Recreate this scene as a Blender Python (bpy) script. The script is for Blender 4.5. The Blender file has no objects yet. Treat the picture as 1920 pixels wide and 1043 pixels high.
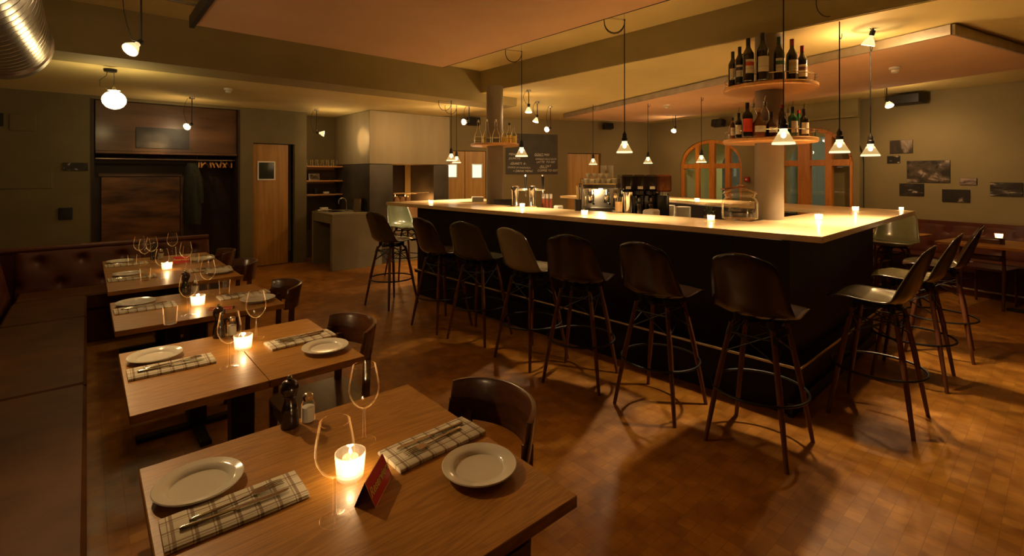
import bpy, math, random
from math import sin, cos, pi, radians as R
from mathutils import Vector, Matrix
random.seed(7)
SC = bpy.context.scene
COL = SC.collection
# ------------------------------------------------------------------ camera
F, YAW, HZ, EYE = 914.5, .717, 326., 1.55
S_, C_ = sin(YAW), cos(YAW)
cd = bpy.data.cameras.new('camera'); cam = bpy.data.objects.new('camera', cd); COL.objects.link(cam)
cam.location = (0, 0, EYE); cam.rotation_euler = (pi/2, 0, -YAW)
cd.sensor_width = 36; cd.lens = F/1920*36; cd.shift_y = -(521.5-HZ)/1920; cd.clip_start = .05
SC.camera = cam
# ------------------------------------------------------------------ world, exposure
w = bpy.data.worlds.new('night'); SC.world = w; w.use_nodes = True
w.node_tree.nodes['Background'].inputs[0].default_value = (1, .55, .22, 1)
w.node_tree.nodes['Background'].inputs[1].default_value = .006
vs = SC.view_settings
vs.view_transform = 'Standard'; vs.look = 'None'; vs.gamma = 1; vs.use_curve_mapping = False; vs.exposure = 0.30
WARM = (1, .60, .25)
P_PEND, P_SPOT, P_CAND = 66.0, 10.0, .55
WARMP = (1, .67, .36)

# ------------------------------------------------------------------ pixel -> place
def G(u, v, z=0):
    d = F*(EYE-z)/(v-HZ); r = (u-960)*d/F
    return (d*S_+r*C_, d*C_-r*S_, z)
def D(u, v, d):
    r = (u-960)*d/F
    return (d*S_+r*C_, d*C_-r*S_, EYE-(v-HZ)*d/F)
# ------------------------------------------------------------------ materials
def mat(name, col, rough=.5, metal=0, spec=.5, emit=None, es=0, coat=0):
    m = bpy.data.materials.new(name); m.use_nodes = True
    b = m.node_tree.nodes['Principled BSDF']
    b.inputs['Base Color'].default_value = (*col, 1); b.inputs['Roughness'].default_value = rough
    b.inputs['Metallic'].default_value = metal; b.inputs['Specular IOR Level'].default_value = spec
    if coat: b.inputs['Coat Weight'].default_value = coat; b.inputs['Coat Roughness'].default_value = .15
    if emit: b.inputs['Emission Color'].default_value = (*emit, 1); b.inputs['Emission Strength'].default_value = es
    return m
class NT:
    def __init__(s, m): s.t = m.node_tree; s.n = s.t.nodes; s.b = s.n.get('Principled BSDF')
    def add(s, k, **kw):
        n = s.n.new(k)
        for a, b in kw.items():
            if a in n.inputs: n.inputs[a].default_value = b
            else: setattr(n, a, b)
        return n
    def l(s, a, b): s.t.links.new(a, b)
    def ramp(s, fac, stops):
        r = s.n.new('ShaderNodeValToRGB'); e = r.color_ramp.elements
        while len(e) < len(stops): e.new(.5)
        for x, (p, c) in zip(e, stops): x.position = p; x.color = (*c, 1)
        s.l(fac, r.inputs[0]); return r.outputs[0]
    def coord(s, scale=(1,1,1), rot=(0,0,0), loc=(0,0,0), world=False):
        if world: src = s.n.new('ShaderNodeNewGeometry').outputs['Position']
        else: src = s.n.new('ShaderNodeTexCoord').outputs['Object']
        mp = s.n.new('ShaderNodeMapping'); s.l(src, mp.inputs[0])
        mp.inputs['Scale'].default_value = scale; mp.inputs['Rotation'].default_value = rot; mp.inputs['Location'].default_value = loc
        return mp.outputs[0]
    def bump(s, h, st=.2, dist=.01):
        b = s.add('ShaderNodeBump'); b.inputs['Strength'].default_value = st; b.inputs['Distance'].default_value = dist
        s.l(h, b.inputs['Height']); s.l(b.outputs[0], s.b.inputs['Normal'])
def noisy(name, c1, c2, rough=.6, scale=3, stretch=(1,1,1), detail=6, bump=0, metal=0, world=False, coat=0, spec=.5, lo=.3, hi=.7):
    m = mat(name, c1, rough, metal, coat=coat, spec=spec); t = NT(m)
    n = t.add('ShaderNodeTexNoise', Scale=scale, Detail=detail); t.l(t.coord(stretch, world=world), n.inputs['Vector'])
    t.l(t.ramp(n.outputs[0], [(lo, c1), (hi, c2)]), t.b.inputs['Base Color'])
    if bump: t.bump(n.outputs[0], bump)
    return m
def wood(name, c1, c2, rough=.4, scale=9, axis=0, coat=0, ring=6, bump=.05):
    m = mat(name, c1, rough, coat=coat); t = NT(m)
    st = [1, 1, 1]; st[axis] = .09
    v = t.coord(st)
    n = t.add('ShaderNodeTexNoise', Scale=scale, Detail=5, Roughness=.6, Distortion=.6); t.l(v, n.inputs['Vector'])
    wv = t.add('ShaderNodeMath', operation='MULTIPLY'); t.l(n.outputs[0], wv.inputs[0]); wv.inputs[1].default_value = ring
    fr = t.add('ShaderNodeMath', operation='PINGPONG'); t.l(wv.outputs[0], fr.inputs[0]); fr.inputs[1].default_value = .5
    n2 = t.add('ShaderNodeTexNoise', Scale=scale*14, Detail=2); t.l(v, n2.inputs['Vector'])
    ad = t.add('ShaderNodeMath', operation='MULTIPLY_ADD'); t.l(n2.outputs[0], ad.inputs[0]); ad.inputs[1].default_value = .6; t.l(fr.outputs[0], ad.inputs[2])
    t.l(t.ramp(ad.outputs[0], [(.15, c1), (.85, c2)]), t.b.inputs['Base Color'])
    if bump: t.bump(ad.outputs[0], bump, .004)
    return m
def thin_glass(name, tint=(1,1,1), rough=.045, ior=1.5):
    m = bpy.data.materials.new(name); m.use_nodes = True; t = m.node_tree; t.nodes.clear()
    o = t.nodes.new('ShaderNodeOutputMaterial'); mx = t.nodes.new('ShaderNodeAddShader')
    tr = t.nodes.new('ShaderNodeBsdfTransparent'); tr.inputs[0].default_value = (*[.95*c for c in tint], 1)
    gl = t.nodes.new('ShaderNodeBsdfGlossy'); gl.inputs['Roughness'].default_value = rough
    lw = t.nodes.new('ShaderNodeLayerWeight'); lw.inputs[0].default_value = .10
    mp = t.nodes.new('ShaderNodeMath'); mp.operation = 'MULTIPLY_ADD'; mp.inputs[1].default_value = .9; mp.inputs[2].default_value = .05
    t.links.new(lw.outputs['Fresnel'], mp.inputs[0]); t.links.new(mp.outputs[0], gl.inputs[0])
    t.links.new(tr.outputs[0], mx.inputs[0]); t.links.new(gl.outputs[0], mx.inputs[1]); t.links.new(mx.outputs[0], o.inputs[0])
    return m
def glow(name, col, st, transp=0.0):
    m = bpy.data.materials.new(name); m.use_nodes = True; t = m.node_tree; t.nodes.clear()
    o = t.nodes.new('ShaderNodeOutputMaterial'); e = t.nodes.new('ShaderNodeEmission')
    e.inputs[0].default_value = (*col, 1); e.inputs[1].default_value = st
    if transp:
        mx = t.nodes.new('ShaderNodeMixShader'); mx.inputs[0].default_value = transp
        tr = t.nodes.new('ShaderNodeBsdfTransparent')
        t.links.new(e.outputs[0], mx.inputs[1]); t.links.new(tr.outputs[0], mx.inputs[2]); t.links.new(mx.outputs[0], o.inputs[0])
    else: t.links.new(e.outputs[0], o.inputs[0])
    return m
M = {}
def parquet():
    m = mat('end grain wood mosaic floor', (.3,.15,.06), .38); t = NT(m)
    v = t.coord((1,1,1), rot=(0,0,R(0)), world=True)
    br = t.add('ShaderNodeTexBrick', offset=0.0, Scale=1.0); t.l(v, br.inputs['Vector'])
    br.inputs['Brick Width'].default_value = .068; br.inputs['Row Height'].default_value = .068; br.inputs['Mortar Size'].default_value = .0016
    br.inputs['Color1'].default_value = (.66,.56,.50,1); br.inputs['Color2'].default_value = (1,1,1,1); br.inputs['Mortar'].default_value = (.55,.47,.4,1)
    n = t.add('ShaderNodeTexNoise', Scale=1.6, Detail=8, Roughness=.65); t.l(v, n.inputs['Vector'])
    n2 = t.add('ShaderNodeTexNoise', Scale=9, Detail=5); t.l(v, n2.inputs['Vector'])
    a = t.ramp(n.outputs[0], [(.32, (.30,.122,.012)), (.7, (.62,.30,.042))])
    b = t.ramp(n2.outputs[0], [(.3, (.66,.58,.5)), (.66, (1,1,1))])
    m1 = t.add('ShaderNodeMix', data_type='RGBA', blend_type='MULTIPLY'); m1.inputs[0].default_value = 1
    t.l(a, m1.inputs[6]); t.l(b, m1.inputs[7])
    m2 = t.add('ShaderNodeMix', data_type='RGBA', blend_type='MULTIPLY'); m2.inputs[0].default_value = .75
    t.l(m1.outputs[2], m2.inputs[6]); t.l(br.outputs[0], m2.inputs[7]); t.l(m2.outputs[2], t.b.inputs['Base Color'])
    t.l(t.ramp(n2.outputs[0], [(.3, (.3,.3,.3)), (.8, (.55,.55,.55))]), t.b.inputs['Roughness'])
    t.bump(br.outputs[0], .12, .003)
    return m
M['floor'] = parquet()
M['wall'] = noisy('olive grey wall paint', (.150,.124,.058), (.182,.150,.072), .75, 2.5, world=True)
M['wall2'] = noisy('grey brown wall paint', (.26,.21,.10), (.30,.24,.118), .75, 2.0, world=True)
M['ceil'] = noisy('ceiling paint', (.68,.57,.24), (.74,.62,.28), .8, 2, world=True)
M['beam'] = noisy('beam paint', (.27,.225,.095), (.32,.265,.115), .8, 1.5, world=True)
M['panel'] = noisy('acoustic panel fabric', (.66,.42,.24), (.72,.47,.28), .9, 2, world=True)
M['column'] = noisy('grey column paint', (.20,.165,.115), (.23,.19,.135), .6, 3)
M['steel'] = noisy('galvanised steel', (.38,.34,.30), (.5,.46,.42), .38, 8, metal=.9)
M['blacksteel'] = noisy('raw dark steel plate', (.075,.07,.06), (.15,.135,.11), .4, 2.2, detail=9, metal=.5)
M['hood'] = noisy('brushed sheet metal hood', (.33,.27,.155), (.40,.33,.20), .5, 5, stretch=(1,1,.1), metal=.3, world=True)
M['bartop'] = wood('pale ash bar top', (.80,.57,.27), (.91,.70,.39), .3, 6, axis=1, coat=.3)
M['barbody'] = noisy('blackened bar panel', (.009,.005,.003), (.018,.009,.005), .6, 4, spec=.25)
M['oak'] = wood('oiled oak tabletop', (.30,.13,.020), (.50,.24,.042), .38, 7, axis=0, coat=.15, ring=20)
M['oakedge'] = wood('oak table edge', (.16,.08,.03), (.26,.13,.05), .5, 10)
M['walnut'] = wood('dark bent walnut', (.075,.027,.009), (.13,.048,.016), .3, 8, axis=1, coat=.5)
M['dowel'] = wood('dark dowel wood', (.10,.032,.012), (.17,.06,.022), .4, 12, axis=2)
M['leather'] = noisy('worn brown leather', (.075,.026,.003), (.12,.044,.006), .55, 6, bump=.35, spec=.18)
M['leather2'] = noisy('deep red brown leather', (.075,.016,.008), (.11,.028,.012), .45, 6, bump=.2, spec=.4)
M['ply'] = noisy('mottled stained plywood', (.05,.02,.006), (.22,.095,.028), .4, 4, stretch=(.5,1,2.2), detail=10, coat=.2, lo=.36, hi=.66)
M['niche'] = noisy('dark stained wood panel', (.04,.018,.007), (.15,.072,.030), .4, 3, stretch=(.25,1,1.6), detail=9, coat=.2)
M['black'] = mat('matt black', (.012,.011,.010), .5)
M['blackg'] = mat('gloss black', (.012,.011,.011), .15)
M['iron'] = mat('black powder coated iron', (.014,.012,.011), .42)
M['chrome'] = mat('chrome', (.8,.78,.74), .12, 1)
M['brushed'] = mat('brushed steel', (.6,.57,.52), .3, 1)
M['china'] = mat('white china', (.80,.77,.66), .12)
M['white'] = mat('white plastic', (.75,.72,.62), .4)
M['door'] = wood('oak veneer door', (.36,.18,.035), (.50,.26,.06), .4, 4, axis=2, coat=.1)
M['door2'] = wood('lit oak veneer door', (.52,.29,.07), (.68,.41,.12), .4, 4, axis=2, coat=.1)  # brighter copy of the door oak, with the light put into its colour
M['winwood'] = wood('orange pine window frame', (.55,.19,.022), (.72,.28,.04), .4, 5, axis=2, coat=.3)
M['shelf'] = wood('orange plywood shelf', (.58,.28,.08), (.72,.38,.13), .35, 5, axis=0, coat=.2)
M['glass'] = thin_glass('clear glass', (.97,.97,.95))
M['pane'] = thin_glass('window pane', (.9,.93,.9), .01)
M['shade'] = None
M['concrete'] = noisy('cast concrete', (.22,.19,.115), (.27,.235,.145), .7, 3, detail=8)
M['salt'] = mat('salt', (.8,.77,.68), .8)
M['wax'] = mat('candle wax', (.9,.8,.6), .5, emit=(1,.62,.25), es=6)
M['flame'] = glow('candle flame', (1,.62,.25), 60)
M['frost'] = glow('lit frosted tealight glass', (1,.66,.30), 6.0, .45)
M['bulbhot'] = glow('hot reflector face', (1,.78,.48), 28)
M['spothot'] = glow('hot spot bulb', (1,.80,.5), 60)
M['globe'] = glow('lit opal globe', (1,.72,.32), 26)
M['gold'] = mat('gold print', (.95,.70,.18), .6)
M['red'] = mat('red card', (.70,.009,.007), .4)
M['reveal'] = mat('pale green plaster reveal', (.50,.56,.44), .8)
M['dark'] = mat('night outside', (.02,.02,.016), .9)
M['chalkboard'] = noisy('chalkboard slate', (.075,.07,.058), (.10,.092,.075), .7, 4)
M['chalk'] = mat('chalk', (.92,.90,.80), .9)
M['brick'] = noisy('fire lit brick', (.30,.17,.08), (.5,.3,.15), .8, 9, detail=8)
M['ember'] = glow('embers', (1,.38,.08), 7)
M['cork'] = mat('cork', (.5,.32,.16), .8)
M['steelrail'] = mat('polished foot rail', (.55,.42,.25), .35, .9)
def shell(name, c, rough=.22):
    m = noisy(name, tuple(x*.88 for x in c), c, rough, 40, detail=3, coat=.9)
    return m
M['sh_dark'] = shell('dark brown fibreglass', (.028,.014,.008))
M['sh_olive'] = shell('olive grey fibreglass', (.060,.049,.019))
M['sh_beige'] = shell('greige fibreglass', (.29,.24,.14))
M['sh_pale'] = shell('pale sea green fibreglass', (.20,.25,.15))
def pend_mat():
    m = bpy.data.materials.new('lit pressed glass reflector'); m.use_nodes = True; t = NT(m); t.n.clear()
    o = t.add('ShaderNodeOutputMaterial'); e = t.add('ShaderNodeEmission'); tc = t.add('ShaderNodeTexCoord')
    sp = t.add('ShaderNodeSeparateXYZ'); t.l(tc.outputs['Object'], sp.inputs[0])
    mr = t.add('ShaderNodeMapRange'); mr.inputs[1].default_value = 0; mr.inputs[2].default_value = .11; t.l(sp.outputs[2], mr.inputs[0])
    c = t.ramp(mr.outputs[0], [(0, (1,.80,.45)), (.10, (1,.74,.38)), (.17, (.36,.22,.07)), (.55, (.42,.26,.09)), (.72, (.95,.72,.36)), (1, (1,.8,.5))])
    t.l(c, e.inputs[0]); e.inputs[1].default_value = 1.5
    tr = t.add('ShaderNodeBsdfTransparent'); mx = t.add('ShaderNodeMixShader'); mx.inputs[0].default_value = .3
    t.l(e.outputs[0], mx.inputs[1]); t.l(tr.outputs[0], mx.inputs[2]); t.l(mx.outputs[0], o.inputs[0])
    return m
M['shade'] = pend_mat()
def plaid():
    m = mat('checked linen napkin', (.7,.65,.5), .85); t = NT(m)
    tc = t.add('ShaderNodeTexCoord'); sp = t.add('ShaderNodeSeparateXYZ'); t.l(tc.outputs['Object'], sp.inputs[0])
    def stripe(out, period, width, off):
        a = t.add('ShaderNodeMath', operation='ADD'); t.l(out, a.inputs[0]); a.inputs[1].default_value = off+10
        b = t.add('ShaderNodeMath', operation='MODULO'); t.l(a.outputs[0], b.inputs[0]); b.inputs[1].default_value = period
        c = t.add('ShaderNodeMath', operation='LESS_THAN'); t.l(b.outputs[0], c.inputs[0]); c.inputs[1].default_value = width
        return c.outputs[0]
    def addn(a, b):
        c = t.add('ShaderNodeMath', operation='ADD'); t.l(a, c.inputs[0]); t.l(b, c.inputs[1]); return c.outputs[0]
    f = addn(addn(stripe(sp.outputs[0], .042, .007, 0), stripe(sp.outputs[0], .042, .002, .006)), addn(stripe(sp.outputs[1], .042, .005, .003), stripe(sp.outputs[1], .042, .0018, .010)))
    g = t.add('ShaderNodeMath', operation='MULTIPLY'); t.l(f, g.inputs[0]); g.inputs[1].default_value = .5
    t.l(t.ramp(g.outputs[0], [(0, (.74,.69,.54)), (.5, (.36,.28,.19)), (1, (.22,.15,.10))]), t.b.inputs['Base Color'])
    return m
M['plaid'] = plaid()
def photo(name, seed, scale=6, c=((.01,.008,.007), (.12,.09,.07), (.6,.52,.42)), st=(1,1,1.6), pos=(.35,.55,.75)):
    m = mat(name, (.1,.1,.1), .5); t = NT(m)
    n = t.add('ShaderNodeTexNoise', Scale=scale, Detail=5, Roughness=.55, Distortion=.4); t.l(t.coord(st, loc=(seed*3.1, 0, seed*1.7)), n.inputs['Vector'])
    t.l(t.ramp(n.outputs[0], list(zip(pos, c))), t.b.inputs['Base Color'])
    return m

# ------------------------------------------------------------------ mesh builder
class MB:
    def __init__(s): s.v = []; s.f = []
    def add(s, vs, fs, m=None):
        o = len(s.v)
        for p in vs:
            p = Vector(p)
            if m is not None: p = m @ p
            s.v.append(tuple(p))
        for q in fs: s.f.append(tuple(i+o for i in q))
        return s
    def box(s, x0, x1, y0, y1, z0, z1, m=None):
        return s.add([(x0,y0,z0),(x1,y0,z0),(x1,y1,z0),(x0,y1,z0),(x0,y0,z1),(x1,y0,z1),(x1,y1,z1),(x0,y1,z1)],
                     [(0,3,2,1),(4,5,6,7),(0,1,5,4),(1,2,6,5),(2,3,7,6),(3,0,4,7)], m)
    def rbox(s, x0, x1, y0, y1, z0, z1, r=.01, m=None, n=3):
        # plan-rounded box with a small top/bottom chamfer
        def ring(d):
            o = []
            rr = max(r-d, 1e-4)
            for (cx, cy, a0) in ((x1-r, y1-r, 0), (x0+r, y1-r, 90), (x0+r, y0+r, 180), (x1-r, y0+r, 270)):
                for k in range(n+1):
                    a = R(a0+90*k/n); o.append((cx+rr*cos(a), cy+rr*sin(a)))
            return o
        c = min(r*.5, (z1-z0)*.3)
        L = [(ring(c), z0), (ring(0), z0+c), (ring(0), z1-c), (ring(c), z1)]
        vs = [(x, y, z) for rg, z in L for x, y in rg]; N = len(L[0][0]); fs = []
        for i in range(3):
            for k in range(N): fs.append((i*N+k, i*N+(k+1) % N, (i+1)*N+(k+1) % N, (i+1)*N+k))
        fs.append(tuple(reversed(range(N)))); fs.append(tuple(range(3*N, 4*N)))
        return s.add(vs, fs, m)
    def lathe(s, prof, n=24, m=None, cx=0, cy=0, close=False):
        vs = []; fs = []
        for r, z in prof:
            for k in range(n):
                a = 2*pi*k/n; vs.append((cx+r*cos(a), cy+r*sin(a), z))
        for i in range(len(prof)-1):
            for k in range(n): fs.append((i*n+k, i*n+(k+1) % n, (i+1)*n+(k+1) % n, (i+1)*n+k))
        if prof[0][0] > .0005 and close: fs.append(tuple(reversed(range(n))))
        if prof[-1][0] > .0005 and close: fs.append(tuple(range((len(prof)-1)*n, len(prof)*n)))
        return s.add(vs, fs, m)
    def tube(s, path, r, n=8, closed=False, m=None, caps=True):
        P = [Vector(p) for p in path]; N = len(P); rs = r if isinstance(r, (list, tuple)) else [r]*N
        vs = []; fs = []; up = None
        for i, p in enumerate(P):
            if closed: t = (P[(i+1) % N]-P[i-1]).normalized()
            else: t = (P[min(i+1, N-1)]-P[max(i-1, 0)]).normalized()
            if up is None:
                up = Vector((0,0,1)) if abs(t.z) < .9 else Vector((1,0,0))
            a = t.cross(up).normalized(); b = a.cross(t).normalized(); up = b
            for k in range(n):
                q = 2*pi*k/n; vs.append(p+(a*cos(q)+b*sin(q))*rs[i])
        for i in range(N if closed else N-1):
            j = (i+1) % N
            for k in range(n): fs.append((i*n+k, i*n+(k+1) % n, j*n+(k+1) % n, j*n+k))
        if caps and not closed: fs.append(tuple(reversed(range(n)))); fs.append(tuple(range((N-1)*n, N*n)))
        return s.add(vs, fs, m)
    def prism(s, poly, z0, z1, m=None):
        n = len(poly); vs = [(x, y, z0) for x, y in poly]+[(x, y, z1) for x, y in poly]
        fs = [tuple(reversed(range(n))), tuple(range(n, 2*n))]+[(k, (k+1) % n, n+(k+1) % n, n+k) for k in range(n)]
        return s.add(vs, fs, m)
    def grid(s, fn, nu, nv, closedu=False, m=None):
        vs = [fn(i/(nu if closedu else nu-1), j/(nv-1)) for j in range(nv) for i in range(nu)]; fs = []
        for j in range(nv-1):
            for i in range(nu if closedu else nu-1):
                k = (i+1) % nu; fs.append((j*nu+i, j*nu+k, (j+1)*nu+k, (j+1)*nu+i))
        return s.add(vs, fs, m)
    def sphere(s, r, c=(0,0,0), n=16, k=10, sc=(1,1,1), m=None):
        pr = [(max(r*sin(pi*i/k), .0004), -r*cos(pi*i/k)) for i in range(k+1)]
        mm = Matrix.Translation(c) @ Matrix.Diagonal((*sc, 1))
        return s.lathe(pr, n, (m @ mm) if m is not None else mm)
    def build(s, name, m, parent=None, sharp=38, bevel=0, solid=0, sub=0):
        me = bpy.data.meshes.new(name); me.from_pydata(s.v, [], s.f); me.update()
        me.materials.append(M[m] if isinstance(m, str) else m)
        me.shade_smooth(); me.set_sharp_from_angle(angle=R(sharp))
        o = bpy.data.objects.new(name, me); COL.objects.link(o)
        if parent: o.parent = parent
        if solid: x = o.modifiers.new('solid', 'SOLIDIFY'); x.thickness = solid; x.offset = 0
        if sub: x = o.modifiers.new('sub', 'SUBSURF'); x.levels = x.render_levels = sub
        if bevel: x = o.modifiers.new('bev', 'BEVEL'); x.width = bevel; x.segments = 2; x.limit_method = 'ANGLE'
        return o
def tag(o, label=None, cat=None, group=None, kind=None):
    if label: o['label'] = label
    if cat: o['category'] = cat
    if group: o['group'] = group
    if kind: o['kind'] = kind
    return o
def thing(name, label, cat, loc=(0,0,0), rz=0, group=None):
    o = bpy.data.objects.new(name, None); o.empty_display_size = .1; COL.objects.link(o)
    o.location = loc; o.rotation_euler = (0, 0, rz)
    return tag(o, label, cat, group)
def at(o, loc, rz=0): o.location = loc; o.rotation_euler = (0, 0, rz); return o
def struct(name, mb, m, **k): return tag(mb.build(name, m, **k), kind='structure')
def dup(r0, loc, rz=0, label=None, group=None, mats=None):
    def cp(o, par):
        c = o.copy(); COL.objects.link(c); c.parent = par
        if mats and o.name.split('.')[0] in mats:
            c.data = o.data.copy(); c.data.materials[0] = M[mats[o.name.split('.')[0]]] if isinstance(mats[o.name.split('.')[0]], str) else mats[o.name.split('.')[0]]
        for ch in list(o.children): cp(ch, c)
        return c
    c = cp(r0, None); c.location = loc; c.rotation_euler = (0, 0, rz)
    if label: c['label'] = label
    if group: c['group'] = group
    return c
def plight(name, loc, power, col=WARM, r=.03, parent=None, spot=None, aim=None, blend=.5):
    l = bpy.data.lights.new(name, 'SPOT' if spot else 'POINT'); l.energy = power; l.color = col; l.shadow_soft_size = r
    if spot: l.spot_size = R(spot); l.spot_blend = blend
    o = bpy.data.objects.new(name, l); COL.objects.link(o); o.location = loc
    if aim is not None: o.rotation_euler = (Vector(aim)-Vector(loc)).to_track_quat('-Z', 'Y').to_euler()
    if parent: o.parent = parent
    return o
# ------------------------------------------------------------------ walls
class Fr:   # a vertical wall plane: local x along it, local y out of the room, z up
    def __init__(s, ox, oy, tx, ty):
        l = math.hypot(tx, ty); s.o = (ox, oy); s.t = (tx/l, ty/l); s.n = (-ty/l, tx/l); s.rz = math.atan2(ty, tx)
        s.m = Matrix(((s.t[0], s.n[0], 0, ox), (s.t[1], s.n[1], 0, oy), (0, 0, 1, 0), (0, 0, 0, 1)))
    def hit(s, u, v, off=0):
        k = (u-960)/F; dx, dy = S_+k*C_, C_-k*S_
        ox, oy = s.o[0]+s.n[0]*off, s.o[1]+s.n[1]*off
        d = (ox*s.n[0]+oy*s.n[1])/(dx*s.n[0]+dy*s.n[1])
        x, y = d*dx, d*dy
        return ((x-ox)*s.t[0]+(y-oy)*s.t[1], EYE-(v-HZ)*d/F)
    def P(s, x, y, z): return tuple(s.m @ Vector((x, y, z)))
def wall_mesh(L, H, ops, t=.25):
    """flat wall 0..L with openings (s0, s1, bottom, top function) and their reveals"""
    b = MB(); cuts = {0, L}
    for s0, s1, zb, zt, dep in ops:
        n = 20 if callable(zt) else 1
        for i in range(n+1): cuts.add(s0+(s1-s0)*i/n)
    cs = sorted(cuts)
    for a, c in zip(cs, cs[1:]):
        if c-a < 1e-6: continue
        op = next((o for o in ops if o[0]-1e-6 <= a and c <= o[1]+1e-6), None)
        if op is None: b.add([(a,0,0),(c,0,0),(c,0,H),(a,0,H)], [(0,1,2,3)]); continue
        zt = op[3] if callable(op[3]) else (lambda s, z=op[3]: z)
        za, zc = zt(a), zt(c); d = op[4]
        b.add([(a,0,za),(c,0,zc),(c,0,H),(a,0,H)], [(0,1,2,3)])
        b.add([(a,0,za),(c,0,zc),(c,d,zc),(a,d,za)], [(0,1,2,3)])
        if op[2] > 0:
            b.add([(a,0,0),(c,0,0),(c,0,op[2]),(a,0,op[2])], [(0,1,2,3)])
            b.add([(a,0,op[2]),(c,0,op[2]),(c,d,op[2]),(a,d,op[2])], [(0,1,2,3)])
    for s0, s1, zb, zt, d in ops:
        for q in (s0, s1):
            z = zt(q) if callable(zt) else zt
            b.add([(q,0,zb),(q,d,zb),(q,d,z),(q,0,z)], [(0,1,2,3)])
    b.box(-.02, L+.02, 0, 0, 0, 0)
    return b
def place(mb, fr):
    mb.v = [tuple(fr.m @ Vector(p)) for p in mb.v]; return mb
BACK = Fr(-.95, 8.85, 1, 0)
FARW = Fr(4.9, 8.7, 5.09, -2.16+.0)      # replaced just below
p_a = G(850, 218, 2.73); p_c = (9.99, 6.54)
FARW = Fr(p_a[0]-.9, p_a[1]+.9*(p_a[1]-p_c[1])/(p_c[0]-p_a[0]), p_c[0]-p_a[0]+.0, p_c[1]-p_a[1])
WINW = Fr(9.99, 6.54, -.1994, -.9799)
PICW = Fr(9.32, 2.30, -.1994, -.9799)
# floor and ceilings
struct('floor', MB().box(-1.2, 12, -3.2, 10.4, -.1, 0), 'floor')
struct('ceiling', MB().box(-1.2, 4.36, -3.2, 5.7, 3.05, 3.15), 'ceil')
struct('ceiling', MB().box(-1.2, 5.05, 6.16, 10.4, 2.63, 3.15), 'ceil')
struct('ceiling', MB().prism([(4.36,-3.2),(12,-3.2),(12,10.4),(5.05,10.4),(5.05,5.7),(4.36,5.7)], 2.73, 3.15), 'ceil')
struct('trim_1', MB().box(-1.2, 5.05, 5.68, 6.16, 2.6, 3.15), 'beam')
struct('trim_2', MB().box(4.34, 4.36, -3.2, 5.69, 2.735, 3.06), 'beam')
# back wall: cloakroom niche, door, shelf alcove
sN0, _ = BACK.hit(175, 300); sN1, _ = BACK.hit(447, 300)
sD0, zD = BACK.hit(475, 269); sD1, _ = BACK.hit(553, 270)
sA0, _ = BACK.hit(575, 300)
NICHE = (sN0, sN1, 0, 2.585, .55)
b = wall_mesh(sA0, 2.7, [NICHE, (sD0, sD1, 0, 2.06, .12)])
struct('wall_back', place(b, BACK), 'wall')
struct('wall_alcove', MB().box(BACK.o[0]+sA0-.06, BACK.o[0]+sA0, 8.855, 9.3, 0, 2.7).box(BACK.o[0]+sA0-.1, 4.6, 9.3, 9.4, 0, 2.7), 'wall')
struct('wall_left', MB().box(-1.05, -.95, -3.2, 9, 0, 3.1), 'wall')
struct('wall_behind', MB().box(-1.2, 12, -3.2, -3.1, 0, 3.1), 'wall')
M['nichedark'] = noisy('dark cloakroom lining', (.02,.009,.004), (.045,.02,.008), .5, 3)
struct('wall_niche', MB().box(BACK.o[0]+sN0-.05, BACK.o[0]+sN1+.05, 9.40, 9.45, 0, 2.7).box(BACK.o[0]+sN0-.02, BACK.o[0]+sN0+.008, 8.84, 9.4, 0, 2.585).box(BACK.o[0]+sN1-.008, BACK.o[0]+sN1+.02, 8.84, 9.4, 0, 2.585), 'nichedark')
# far wall with the doors and the menu board
Lf = math.hypot(p_c[0]-FARW.o[0], p_c[1]-FARW.o[1])
o3a = FARW.hit(838, 283); o3b = FARW.hit(878, 283); o3c = FARW.hit(911, 283)
o4a = FARW.hit(1064, 287); o4b = FARW.hit(1127, 289)
b = wall_mesh(Lf, 2.75, [(o3a[0], o3c[0], 0, o3b[1], .08), (o4a[0], o4b[0], 0, o4a[1], .12)])
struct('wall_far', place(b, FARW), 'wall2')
struct('wall_hood_side', MB().box(5.1, 5.2, 8.0, 10.3, 0, 2.7), 'wall')
# window wall
def arch(s0, s1, zs, ztop):
    c = (s0+s1)/2; h = (s1-s0)/2
    return lambda s: zs+(ztop-zs)*math.sqrt(max(0, 1-((s-c)/h)**2))
w1a = WINW.hit(1275, 300)[0]; w1b = WINW.hit(1391, 300)[0]
w2b = WINW.hit(1600, 300)[0]; w2a = WINW.hit(1412, 300)[0]+.0
w2a = 2*WINW.hit(1506, 300)[0]-w2b
zt1 = WINW.hit(1333, 262)[1]; zs1 = WINW.hit(1333, 306)[1]-.03
zt2 = WINW.hit(1510, 239)[1]; zs2 = WINW.hit(1598, 302)[1]
A1 = arch(w1a, w1b, zs1, zt1); A2 = arch(w2a, w2b, zs2, zt2)
LW = WINW.hit(1612, 300)[0]
b = wall_mesh(LW, 2.75, [(w1a, w1b, .75, A1, .10), (w2a, w2b, 0, A2, .10)])
struct('wall_window', place(b, WINW), 'wall2')
struct('wall_step', MB().prism([WINW.P(LW, 0, 0)[:2], WINW.P(LW-.2, .3, 0)[:2], PICW.P(-.5, .3, 0)[:2], PICW.P(0, 0, 0)[:2]], 0, 2.75), 'wall2')
b = MB().box(-.4, 6, 0, .1, 0, 2.75)
struct('wall_right', place(b, PICW), 'wall2')
sh = WINW.hit(1516, 226); sh2 = WINW.hit(1613, 218)
struct('trim_3', place(MB().box(sh[0]-1.4, LW, -.16, .02, sh2[1]-.015, sh2[1]+.015).box(sh[0]-1.4, LW, -.05, .02, sh2[1]+.015, 2.74), WINW), 'beam')
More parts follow.
